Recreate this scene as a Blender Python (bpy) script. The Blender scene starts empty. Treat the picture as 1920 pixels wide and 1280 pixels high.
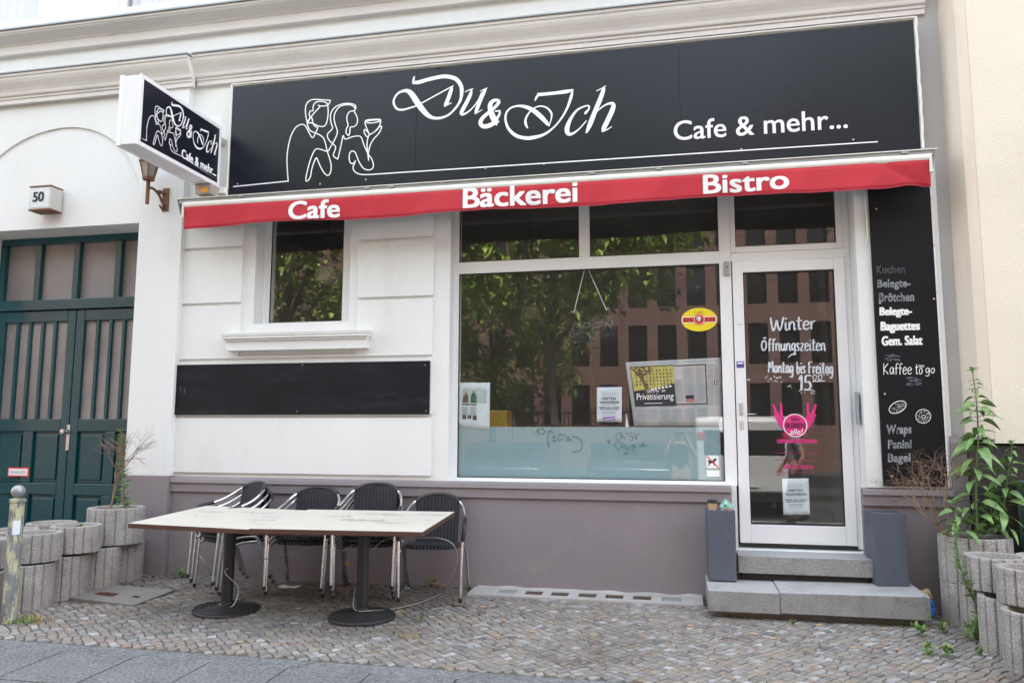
import bpy, bmesh, math, random
from mathutils import Vector, Matrix, noise
rad = math.radians
C = bpy.context.scene.collection
rnd = random.Random(7)

# ------------------------------------------------------------------ camera, world, sun, exposure
CAM = Vector((0.0, -6.7, 1.37))
FPX = 1459.458
RM = (Matrix.Rotation(rad(12.00922), 3, 'Z') @ Matrix.Rotation(rad(6.64985), 3, 'X') @ Matrix.Rotation(rad(-0.16257), 3, 'Y'))
cam_data = bpy.data.cameras.new('camera')
cam_data.sensor_width = 36.0
cam_data.lens = FPX / 1920 * 36.0
cam_data.clip_start = 0.05
cam_data.clip_end = 500
cam = bpy.data.objects.new('camera', cam_data)
C.objects.link(cam)
cam.matrix_world = Matrix.Translation(CAM) @ (RM @ Matrix.Rotation(rad(90), 3, 'X')).to_4x4()
sc = bpy.context.scene
sc.camera = cam

SUN_EL, SUN_AZ = 59.0, 14.0          # the sun stands behind the cafe building, a little to the right
w = bpy.data.worlds.new("World"); sc.world = w; w.use_nodes = True
nt = w.node_tree; nt.nodes.clear()
sky = nt.nodes.new('ShaderNodeTexSky'); sky.sky_type = 'NISHITA'; sky.sun_disc = False
sky.sun_elevation = rad(SUN_EL); sky.sun_rotation = rad(SUN_AZ); sky.dust_density = 2.5; sky.air_density = 1.0
hs = nt.nodes.new('ShaderNodeHueSaturation'); hs.inputs['Saturation'].default_value = 0.36
bg = nt.nodes.new('ShaderNodeBackground'); bg.inputs['Strength'].default_value = 0.15
wo = nt.nodes.new('ShaderNodeOutputWorld')
nt.links.new(sky.outputs[0], hs.inputs['Color']); nt.links.new(hs.outputs[0], bg.inputs[0]); nt.links.new(bg.outputs[0], wo.inputs[0])
sd = bpy.data.lights.new('sun', 'SUN'); sd.energy = 2.3; sd.angle = rad(0.5); sd.color = (1.0, 0.96, 0.90)
so = bpy.data.objects.new('sun', sd); C.objects.link(so)
dv = Vector((math.sin(rad(SUN_AZ)) * math.cos(rad(SUN_EL)), math.cos(rad(SUN_AZ)) * math.cos(rad(SUN_EL)), math.sin(rad(SUN_EL))))
so.rotation_euler = dv.to_track_quat('Z', 'Y').to_euler()
so.location = dv * 60
vs = sc.view_settings
vs.view_transform = 'Standard'; vs.look = 'None'; vs.gamma = 1.0; vs.exposure = 2.88; vs.use_curve_mapping = False

# ------------------------------------------------------------------ measuring helpers
def ray(u, v): return RM @ Vector(((u - 960) / FPX, 1.0, (640 - v) / FPX))
def at(u, v, y):                     # the point a measured pixel shows on the plane Y = y
    d = ray(u, v); return CAM + d * ((y - CAM.y) / d.y)
def atx(u, v, x):
    d = ray(u, v); return CAM + d * ((x - CAM.x) / d.x)
def gz(y): return 0.06 + 0.03 * y    # the pavement falls gently to the street
def atg(u, v, h=0.0):
    d = ray(u, v); t = (0.06 + h + 0.03 * CAM.y - CAM.z) / (d.z - 0.03 * d.y); return CAM + d * t
def X(u, v, y): return at(u, v, y).x
def Z(u, v, y): return at(u, v, y).z

# ------------------------------------------------------------------ materials
def new_mat(name):
    m = bpy.data.materials.new(name); m.use_nodes = True
    n = m.node_tree; n.nodes.clear()
    o = n.nodes.new('ShaderNodeOutputMaterial'); b = n.nodes.new('ShaderNodeBsdfPrincipled')
    n.links.new(b.outputs[0], o.inputs[0])
    return m, n, b, o
def pm(name, col, rough=0.6, var=0.08, scale=2.0, bump=0.0, bscale=60.0, metal=0.0, spec=0.5, coat=0.0, fine=0.0, fscale=150.0, stain=None, stain_amt=0.0, stain_lo=0.55, stretch=(1, 1, 1), rvar=0.0):
    m, n, b, o = new_mat(name)
    L = n.links.new
    tc = n.nodes.new('ShaderNodeTexCoord'); mp = n.nodes.new('ShaderNodeMapping'); mp.inputs['Scale'].default_value = stretch
    L(tc.outputs['Object'], mp.inputs['Vector'])
    nz = n.nodes.new('ShaderNodeTexNoise'); nz.inputs['Scale'].default_value = scale; nz.inputs['Detail'].default_value = 5
    L(mp.outputs[0], nz.inputs['Vector'])
    mx = n.nodes.new('ShaderNodeMix'); mx.data_type = 'RGBA'
    mx.inputs[6].default_value = (*[c * (1 - var) for c in col], 1); mx.inputs[7].default_value = (*[min(1, c * (1 + var)) for c in col], 1)
    mr = n.nodes.new('ShaderNodeMapRange'); mr.inputs[1].default_value = 0.3; mr.inputs[2].default_value = 0.7
    L(nz.outputs[0], mr.inputs[0]); L(mr.outputs[0], mx.inputs[0])
    out = mx.outputs[2]
    if stain:
        n2 = n.nodes.new('ShaderNodeTexNoise'); n2.inputs['Scale'].default_value = scale * 1.7; n2.inputs['Detail'].default_value = 8; n2.inputs['Roughness'].default_value = 0.7
        L(mp.outputs[0], n2.inputs['Vector'])
        r2 = n.nodes.new('ShaderNodeMapRange'); r2.inputs[1].default_value = stain_lo; r2.inputs[2].default_value = stain_lo + 0.25 if stain_lo > .5 else stain_lo + .08; r2.inputs[4].default_value = stain_amt
        L(n2.outputs[0], r2.inputs[0])
        m2 = n.nodes.new('ShaderNodeMix'); m2.data_type = 'RGBA'; m2.inputs[7].default_value = (*stain, 1)
        L(r2.outputs[0], m2.inputs[0]); L(out, m2.inputs[6]); out = m2.outputs[2]
    if fine:
        n3 = n.nodes.new('ShaderNodeTexNoise'); n3.inputs['Scale'].default_value = fscale; n3.inputs['Detail'].default_value = 3
        L(tc.outputs['Object'], n3.inputs['Vector'])
        r3 = n.nodes.new('ShaderNodeMapRange'); r3.inputs[1].default_value = 0.3; r3.inputs[2].default_value = 0.7; r3.inputs[3].default_value = 1 - fine; r3.inputs[4].default_value = 1 + fine
        L(n3.outputs[0], r3.inputs[0])
        m3 = n.nodes.new('ShaderNodeMix'); m3.data_type = 'RGBA'; m3.blend_type = 'MULTIPLY'; m3.inputs[0].default_value = 1
        L(out, m3.inputs[6]); L(r3.outputs[0], m3.inputs[7]); out = m3.outputs[2]
    L(out, b.inputs['Base Color'])
    b.inputs['Roughness'].default_value = rough; b.inputs['Metallic'].default_value = metal
    b.inputs['Specular IOR Level'].default_value = spec; b.inputs['Coat Weight'].default_value = coat
    if rvar:
        rr = n.nodes.new('ShaderNodeMapRange'); rr.inputs[1].default_value = 0.3; rr.inputs[2].default_value = 0.7; rr.inputs[3].default_value = rough - rvar; rr.inputs[4].default_value = rough + rvar
        L(nz.outputs[0], rr.inputs[0]); L(rr.outputs[0], b.inputs['Roughness'])
    if bump:
        nb = n.nodes.new('ShaderNodeTexNoise'); nb.inputs['Scale'].default_value = bscale; nb.inputs['Detail'].default_value = 4
        L(tc.outputs['Object'], nb.inputs['Vector'])
        bp = n.nodes.new('ShaderNodeBump'); bp.inputs['Strength'].default_value = bump; bp.inputs['Distance'].default_value = 0.01
        L(nb.outputs[0], bp.inputs['Height']); L(bp.outputs[0], b.inputs['Normal'])
    return m

def attr_mat(name, rough=0.8, fine=0.15, fscale=120, bump=0.3, bscale=90, spec=0.4):
    m, n, b, o = new_mat(name); L = n.links.new
    a = n.nodes.new('ShaderNodeAttribute'); a.attribute_name = 'Col'
    tc = n.nodes.new('ShaderNodeTexCoord')
    n3 = n.nodes.new('ShaderNodeTexNoise'); n3.inputs['Scale'].default_value = fscale; n3.inputs['Detail'].default_value = 4
    L(tc.outputs['Object'], n3.inputs['Vector'])
    r3 = n.nodes.new('ShaderNodeMapRange'); r3.inputs[1].default_value = 0.3; r3.inputs[2].default_value = 0.7; r3.inputs[3].default_value = 1 - fine; r3.inputs[4].default_value = 1 + fine
    L(n3.outputs[0], r3.inputs[0])
    m3 = n.nodes.new('ShaderNodeMix'); m3.data_type = 'RGBA'; m3.blend_type = 'MULTIPLY'; m3.inputs[0].default_value = 1
    L(a.outputs['Color'], m3.inputs[6]); L(r3.outputs[0], m3.inputs[7]); L(m3.outputs[2], b.inputs['Base Color'])
    b.inputs['Roughness'].default_value = rough; b.inputs['Specular IOR Level'].default_value = spec
    bp = n.nodes.new('ShaderNodeBump'); bp.inputs['Strength'].default_value = bump; bp.inputs['Distance'].default_value = 0.006
    nb = n.nodes.new('ShaderNodeTexNoise'); nb.inputs['Scale'].default_value = bscale; nb.inputs['Detail'].default_value = 5
    L(tc.outputs['Object'], nb.inputs['Vector']); L(nb.outputs[0], bp.inputs['Height']); L(bp.outputs[0], b.inputs['Normal'])
    return m

def glass_mat(name, tint=(0.93, 0.95, 0.945), boost=2.1):
    m = bpy.data.materials.new(name); m.use_nodes = True; n = m.node_tree; n.nodes.clear(); L = n.links.new
    o = n.nodes.new('ShaderNodeOutputMaterial'); mx = n.nodes.new('ShaderNodeMixShader')
    tr = n.nodes.new('ShaderNodeBsdfTransparent'); tr.inputs[0].default_value = (*tint, 1)
    gl = n.nodes.new('ShaderNodeBsdfGlossy'); gl.inputs['Roughness'].default_value = 0.0
    tc = n.nodes.new('ShaderNodeTexCoord'); nb = n.nodes.new('ShaderNodeTexNoise'); nb.inputs['Scale'].default_value = 1.3
    L(tc.outputs['Object'], nb.inputs['Vector'])
    bp = n.nodes.new('ShaderNodeBump'); bp.inputs['Strength'].default_value = 0.01; bp.inputs['Distance'].default_value = 0.02
    L(nb.outputs[0], bp.inputs['Height']); L(bp.outputs[0], gl.inputs['Normal'])
    lw_ = n.nodes.new('ShaderNodeLayerWeight'); lw_.inputs['Blend'].default_value = 0.5     # Schlick reflectance of a double pane, the same from both sides
    po = n.nodes.new('ShaderNodeMath'); po.operation = 'POWER'; po.inputs[1].default_value = 4.0
    mu = n.nodes.new('ShaderNodeMath'); mu.operation = 'MULTIPLY_ADD'; mu.inputs[1].default_value = 0.85; mu.inputs[2].default_value = 0.05 * boost; mu.use_clamp = True
    L(lw_.outputs['Facing'], po.inputs[0]); L(po.outputs[0], mu.inputs[0]); L(mu.outputs[0], mx.inputs[0]); L(tr.outputs[0], mx.inputs[1]); L(gl.outputs[0], mx.inputs[2])
    du = n.nodes.new('ShaderNodeBsdfDiffuse'); du.inputs[0].default_value = (.6, .6, .58, 1); m2 = n.nodes.new('ShaderNodeMixShader'); m2.inputs[0].default_value = 0.022     # thin street dust, also a grey haze mixed in to lift the dark panes
    L(mx.outputs[0], m2.inputs[1]); L(du.outputs[0], m2.inputs[2]); L(m2.outputs[0], o.inputs[0])
    return m

def brick_mat(name):
    m, n, b, o = new_mat(name); L = n.links.new
    tc = n.nodes.new('ShaderNodeTexCoord'); sp = n.nodes.new('ShaderNodeSeparateXYZ'); cb = n.nodes.new('ShaderNodeCombineXYZ')
    L(tc.outputs['Object'], sp.inputs[0]); L(sp.outputs[0], cb.inputs[0]); L(sp.outputs[2], cb.inputs[1])
    br = n.nodes.new('ShaderNodeTexBrick'); br.inputs['Scale'].default_value = 1.0
    br.inputs['Brick Width'].default_value = 0.26; br.inputs['Row Height'].default_value = 0.085; br.inputs['Mortar Size'].default_value = 0.01
    br.inputs['Color1'].default_value = (0.165, 0.09, 0.07, 1); br.inputs['Color2'].default_value = (0.24, 0.135, 0.108, 1); br.inputs['Mortar'].default_value = (0.12, 0.07, 0.055, 1)
    L(cb.outputs[0], br.inputs['Vector']); L(br.outputs[0], b.inputs['Base Color']); b.inputs['Roughness'].default_value = 0.9
    return m

def wicker_mat(name, ax):
    m, n, b, o = new_mat(name); L = n.links.new
    tc = n.nodes.new('ShaderNodeTexCoord')
    w1 = n.nodes.new('ShaderNodeTexWave'); w1.bands_direction = 'X'; w1.inputs['Scale'].default_value = 11.0; w1.inputs['Distortion'].default_value = 0.3
    w2 = n.nodes.new('ShaderNodeTexWave'); w2.bands_direction = ax; w2.inputs['Scale'].default_value = 34.0; w2.inputs['Distortion'].default_value = 1.0
    L(tc.outputs['Object'], w1.inputs['Vector']); L(tc.outputs['Object'], w2.inputs['Vector'])
    ad = n.nodes.new('ShaderNodeMath'); ad.operation = 'MULTIPLY_ADD'; ad.inputs[1].default_value = 0.35
    L(w2.outputs['Fac'], ad.inputs[0]); L(w1.outputs['Fac'], ad.inputs[2])
    bp = n.nodes.new('ShaderNodeBump'); bp.inputs['Strength'].default_value = 0.9; bp.inputs['Distance'].default_value = 0.012
    L(ad.outputs[0], bp.inputs['Height']); L(bp.outputs[0], b.inputs['Normal'])
    mx = n.nodes.new('ShaderNodeMix'); mx.data_type = 'RGBA'; mx.inputs[6].default_value = (0.012, 0.012, 0.014, 1); mx.inputs[7].default_value = (0.036, 0.037, 0.044, 1)
    L(w1.outputs['Fac'], mx.inputs[0]); L(mx.outputs[2], b.inputs['Base Color'])
    b.inputs['Roughness'].default_value = 0.45
    return m

MT = {}
MT['wall'] = pm('white_stucco', (0.755, 0.762, 0.742), 0.85, 0.03, 0.8, 0.10, 160, stain=(0.52, 0.48, 0.44), stain_amt=0.3, stretch=(1.6, 1, .4), fine=.02, fscale=45)
MT['trim'] = pm('cornice_stucco', (0.70, 0.668, 0.635), 0.85, 0.05, 1.2, 0.05, 150, stain=(0.42, 0.37, 0.32), stain_amt=0.35, stretch=(1, 1, 2))
MT['plinth'] = pm('mauve_plinth_paint', (0.238, 0.208, 0.217), 0.75, 0.09, 1.3, 0.16, 90, stain=(0.34, 0.32, 0.31), stain_amt=0.4, fine=.04, fscale=70)
MT['pvc'] = pm('white_window_frame', (0.80, 0.80, 0.80), 0.35, 0.02, 3.0)
MT['zinc'] = pm('zinc_flashing', (0.30, 0.33, 0.34), 0.45, 0.15, 3.0, metal=0.6)
MT['glass'] = glass_mat('window_glass')
MT['sign'] = pm('black_sign_panel', (0.009, 0.010, 0.018), 0.28, 0.15, 0.8, 0.02, 4, spec=0.36, rvar=0.05)
MT['slate'] = pm('black_chalkboard', (0.010, 0.010, 0.013), 0.55, 0.3, 3.0, spec=0.2, stain=(0.06, 0.06, 0.075), stain_amt=0.5, stretch=(0.6, 1, 2.5))
MT['menu'] = pm('black_menu_board', (0.008, 0.008, 0.010), 0.5, 0.2, 2.0, spec=0.2)
MT['white'] = pm('white_lettering', (0.86, 0.86, 0.85), 0.5, 0.02, 5.0)
MT['chalk'] = pm('chalk_marker', (0.62, 0.66, 0.70), 0.8, 0.25, 60.0)
MT['greychalk'] = pm('worn_grey_marker', (0.26, 0.26, 0.275), 0.8, 0.25, 40.0)
MT['smudge'] = pm('wiped_chalk', (0.10, 0.115, 0.14), 0.9, 0.4, 50.0)
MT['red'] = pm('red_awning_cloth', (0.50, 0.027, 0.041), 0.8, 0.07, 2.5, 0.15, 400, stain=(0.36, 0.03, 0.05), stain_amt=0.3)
MT['shade_backing'] = pm('dark_grey_shade_backing', (0.045, 0.04, 0.04), 0.9, 0.1, 6.0)  # for an added dark sheet that stands in for shade behind the valance
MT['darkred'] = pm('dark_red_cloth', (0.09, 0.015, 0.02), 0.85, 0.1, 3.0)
MT['tube'] = pm('cream_aluminium', (0.74, 0.72, 0.66), 0.4, 0.04, 4.0, stain=(0.35, 0.31, 0.25), stain_amt=0.25)
MT['grey'] = pm('grey_aluminium', (0.33, 0.33, 0.33), 0.4, 0.1, 4.0, metal=0.4)
MT['gate'] = pm('petrol_green_gloss_paint', (0.003, 0.056, 0.066), 0.2, 0.10, 2.0, 0.08, 25, spec=0.6)
MT['gateglass'] = pm('textured_gate_glass', (0.235, 0.205, 0.20), 0.18, 0.25, 1.5, 0.5, 130, spec=0.6)
MT['steel'] = pm('satin_steel', (0.60, 0.60, 0.60), 0.28, 0.06, 8.0, metal=1.0)
MT['chrome'] = pm('polished_aluminium_tube', (0.74, 0.745, 0.75), 0.2, 0.06, 20.0, metal=1.0)
MT['black'] = pm('black_plastic', (0.016, 0.016, 0.018), 0.42, 0.2, 10.0)
MT['iron'] = pm('black_cast_iron', (0.022, 0.022, 0.022), 0.5, 0.25, 12.0, 0.2, 120, stain=(0.10, 0.09, 0.08), stain_amt=0.5)
MT['wickb'] = wicker_mat('black_wicker_back', 'Z')
MT['wicks'] = wicker_mat('black_wicker_seat', 'Y')
MT['top'] = pm('cream_laminate_top', (0.56, 0.53, 0.465), 0.5, 0.05, 8.0, stain=(0.52, 0.46, 0.38), stain_amt=0.3, stretch=(0.6, 3, 1))
MT['edge'] = pm('brown_table_edge', (0.085, 0.036, 0.026), 0.5, 0.15, 8.0)
MT['concrete'] = pm('rough_concrete', (0.34, 0.32, 0.30), 0.95, 0.14, 7.0, 1.0, 75, fine=0.3, fscale=110, stain=(0.17, 0.155, 0.14), stain_amt=0.6)
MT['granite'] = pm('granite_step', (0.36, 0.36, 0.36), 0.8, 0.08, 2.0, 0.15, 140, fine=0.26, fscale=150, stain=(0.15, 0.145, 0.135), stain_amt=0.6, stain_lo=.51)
MT['granitef'] = pm('weathered_shaded_granite_front', (0.27, 0.265, 0.255), 0.9, 0.12, 5.0, 0.4, 120, fine=0.35, fscale=120, stain=(0.12, 0.112, 0.10), stain_amt=0.7, stain_lo=.52, stretch=(1, 1, .7))  # dirt streaks, plus a darker base standing in for shade on upright faces
MT['slabc'] = pm('concrete_slab', (0.22, 0.21, 0.19), 0.9, 0.12, 3.0, 0.3, 120, fine=0.15, stain=(0.12, 0.115, 0.10), stain_amt=0.4)
MT['vent'] = pm('pale_cement', (0.40, 0.39, 0.37), 0.9, 0.12, 4.0, 0.3, 100, fine=0.1, stain=(0.25, 0.24, 0.22), stain_amt=0.5)
MT['planter'] = pm('slate_grey_fibre_planter', (0.085, 0.098, 0.125), 0.55, 0.12, 3.0, 0.08, 60, stain=(0.16, 0.18, 0.21), stain_amt=0.4, stretch=(2, 2, 0.7))
MT['bollard'] = pm('weathered_grey_post', (0.20, 0.205, 0.21), 0.6, 0.35, 9.0, 0.15, 60, metal=0.2, stain=(0.62, 0.60, 0.36), stain_amt=.75, stain_lo=.48, stretch=(1.6, 1.6, 0.45), fine=.2)
MT['rust'] = pm('rusty_brown_iron', (0.19, 0.085, 0.045), 0.7, 0.3, 14.0, 0.2, 90)
MT['lampglass'] = pm('dirty_lantern_glass', (0.36, 0.31, 0.27), 0.3, 0.2, 10.0)
MT['cream'] = pm('cream_roughcast', (0.80, 0.735, 0.60), 0.95, 0.04, 2.0, 0.55, 85, fine=0.06, fscale=85)
MT['creams'] = pm('cream_smooth_plaster', (0.72, 0.635, 0.525), 0.85, 0.06, 1.5, 0.05, 90, stain=(0.42, 0.35, 0.27), stain_amt=0.35, stretch=(1, 1, .4))
MT['strip'] = pm('grey_plaster_strip', (0.40, 0.385, 0.38), 0.85, 0.05, 2.0, 0.05, 90)
MT['darkplinth'] = pm('dark_brown_plinth', (0.045, 0.035, 0.035), 0.85, 0.2, 4.0, 0.3, 80)
MT['greenbox'] = pm('green_utility_cabinet', (0.10, 0.15, 0.135), 0.8, 0.15, 6.0, 0.4, 120)
MT['film'] = pm('frosted_teal_film', (0.275, 0.415, 0.44), 0.45, 0.05, 1.5)
MT['paper'] = pm('white_paper', (0.72, 0.78, 0.82), 0.8, 0.02, 4.0)
MT['news'] = pm('newsprint', (0.52, 0.53, 0.53), 0.9, 0.06, 5.0)
MT['ink'] = pm('black_ink', (0.03, 0.03, 0.035), 0.8, 0.1, 10.0)
MT['greyink'] = pm('grey_print', (0.35, 0.37, 0.39), 0.9, 0.2, 60.0)
MT['yellowp'] = pm('printed_yellow_house', (0.42, 0.38, 0.10), 0.8, 0.2, 30.0)
MT['brownp'] = pm('printed_tree', (0.13, 0.085, 0.045), 0.8, 0.3, 30.0)
MT['greenp'] = pm('printed_green', (0.06, 0.17, 0.10), 0.8, 0.3, 40.0)
MT['mauvep'] = pm('printed_purple', (0.30, 0.10, 0.45), 0.7, 0.1, 30.0)
MT['skyp'] = pm('printed_pale_sky', (0.50, 0.58, 0.56), 0.8, 0.1, 30.0)
MT['yellow'] = pm('yellow_sticker', (0.85, 0.68, 0.02), 0.4, 0.02, 4.0)
MT['redp'] = pm('red_print', (0.70, 0.05, 0.03), 0.5, 0.05, 10.0)
MT['pink'] = pm('magenta_print', (0.70, 0.03, 0.22), 0.6, 0.08, 20.0)
MT['scrib'] = pm('dark_marker', (0.05, 0.07, 0.075), 0.7, 0.2, 30.0)
MT['scrib2'] = pm('pencil_scribble', (0.25, 0.235, 0.20), 0.7, 0.3, 60.0)
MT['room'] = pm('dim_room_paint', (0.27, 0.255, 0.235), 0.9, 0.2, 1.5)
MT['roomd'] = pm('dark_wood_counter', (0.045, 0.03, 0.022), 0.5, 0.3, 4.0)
MT['roomy'] = pm('yellow_crate_plastic', (0.55, 0.33, 0.02), 0.5, 0.1, 4.0)
MT['leaf'] = pm('green_leaf', (0.155, 0.275, 0.085), 0.45, 0.4, 18.0, spec=0.5)
MT['leafl'] = pm('pale_green_weed', (0.13, 0.24, 0.05), 0.6, 0.3, 25.0)
MT['leaft'] = pm('street_tree_leaf', (0.30, 0.40, 0.07), 0.4, 0.6, 1.1, spec=0.5)
MT['stem'] = pm('green_stem', (0.10, 0.16, 0.05), 0.6, 0.2, 20.0)
MT['twig'] = pm('dry_brown_twig', (0.25, 0.165, 0.11), 0.85, 0.3, 30.0)
MT['bark'] = pm('grey_bark', (0.11, 0.09, 0.07), 0.9, 0.3, 8.0, 0.5, 40)
MT['drygrass'] = pm('dry_grass', (0.36, 0.27, 0.11), 0.8, 0.3, 30.0)
MT['soil'] = pm('dry_dusty_soil', (0.10, 0.08, 0.06), 0.95, 0.3, 20.0, 0.8, 60)
MT['cobble'] = attr_mat('mosaic_cobble', 0.75, 0.13, 130, 0.35, 110)
MT['joint'] = pm('sandy_joint', (0.105, 0.095, 0.075), 0.95, 0.35, 9.0, 0.5, 90)
MT['slab'] = pm('granite_paving_slab', (0.145, 0.149, 0.153), 0.9, 0.12, 3.0, 0.35, 90, fine=0.5, fscale=60, stain=(0.09, 0.09, 0.088), stain_amt=0.4)
MT['asphalt'] = pm('street_asphalt', (0.045, 0.045, 0.046), 0.9, 0.15, 3.0, 0.3, 90)
MT['brick'] = brick_mat('red_brick_facade')
MT['darkwin'] = pm('dark_window', (0.012, 0.013, 0.016), 0.15, 0.2, 3.0)
MT['vanw'] = pm('white_vehicle_paint', (0.75, 0.75, 0.74), 0.3, 0.02, 3.0, coat=0.6)
MT['card'] = pm('dark_blue_vehicle_paint', (0.015, 0.02, 0.035), 0.25, 0.1, 3.0, coat=0.8)
MT['silver'] = pm('silver_vehicle_paint', (0.35, 0.36, 0.37), 0.3, 0.05, 3.0, metal=0.5, coat=0.6)
MT['tyre'] = pm('tyre_rubber', (0.02, 0.02, 0.02), 0.85, 0.2, 20.0)
MT['redlight'] = pm('red_tail_lamp', (0.55, 0.02, 0.015), 0.2, 0.05, 10.0)
MT['skin'] = pm('skin', (0.52, 0.29, 0.20), 0.55, 0.08, 12.0)
MT['hair'] = pm('dark_hair', (0.04, 0.028, 0.02), 0.6, 0.3, 60.0)
MT['shirtm'] = pm('grey_lavender_shirt', (0.33, 0.31, 0.40), 0.85, 0.1, 12.0)
MT['shirtp'] = pm('dark_top', (0.05, 0.06, 0.06), 0.85, 0.15, 12.0)
MT['trouser'] = pm('red_trousers', (0.45, 0.07, 0.06), 0.85, 0.1, 10.0)
MT['jeans'] = pm('blue_jeans', (0.05, 0.07, 0.14), 0.9, 0.15, 20.0)
MT['kraft'] = pm('kraft_cardboard', (0.50, 0.34, 0.19), 0.8, 0.1, 20.0)
MT['mint'] = pm('mint_napkin', (0.33, 0.60, 0.53), 0.8, 0.1, 20.0)
MT['brownpaper'] = pm('brown_paper', (0.38, 0.22, 0.13), 0.85, 0.15, 20.0)
MT['blue'] = pm('blue_plastic_bag', (0.03, 0.17, 0.62), 0.35, 0.1, 10.0)
MT['brass'] = pm('brass', (0.62, 0.40, 0.10), 0.35, 0.1, 10.0, metal=1.0)
MT['cable'] = pm('grey_steel_cable', (0.42, 0.42, 0.41), 0.45, 0.1, 40.0, metal=0.4)
MT['butt'] = pm('cigarette_paper', (0.62, 0.40, 0.22), 0.85, 0.25, 9.0)
MT['dryleaf'] = pm('dry_leaf', (0.26, 0.13, 0.06), 0.85, 0.35, 30.0)
MT['stone'] = pm('loose_brown_stone', (0.22, 0.17, 0.13), 0.9, 0.25, 10.0, 0.3, 80)
MT['curtain'] = pm('pale_curtain', (0.75, 0.72, 0.75), 0.9, 0.06, 4.0, stretch=(6, 1, .3))
MT['orange'] = pm('orange_reflector', (0.80, 0.38, 0.03), 0.4, 0.1, 8.0)
MT['led'] = pm('clear_led_bulb', (0.55, 0.55, 0.58), 0.3, 0.05, 8.0)
MT['purple'] = pm('purple_label', (0.10, 0.06, 0.32), 0.5, 0.1, 20.0)

# ------------------------------------------------------------------ mesh builder
def crs(pts, n=6, closed=False):      # Catmull-Rom through points (any tuple length)
    P = [tuple(p) for p in pts]; out = []
    N = len(P); segs = N if closed else N - 1
    for i in range(segs):
        p0 = P[(i - 1) % N] if (closed or i > 0) else P[0]
        p1 = P[i]; p2 = P[(i + 1) % N]
        p3 = P[(i + 2) % N] if (closed or i + 2 < N) else P[-1]
        for k in range(n):
            t = k / n
            out.append(tuple(0.5 * (2 * b + (c - a) * t + (2 * a - 5 * b + 4 * c - d) * t * t + (3 * b - a - 3 * c + d) * t ** 3) for a, b, c, d in zip(p0, p1, p2, p3)))
    if not closed: out.append(P[-1])
    return out

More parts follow.
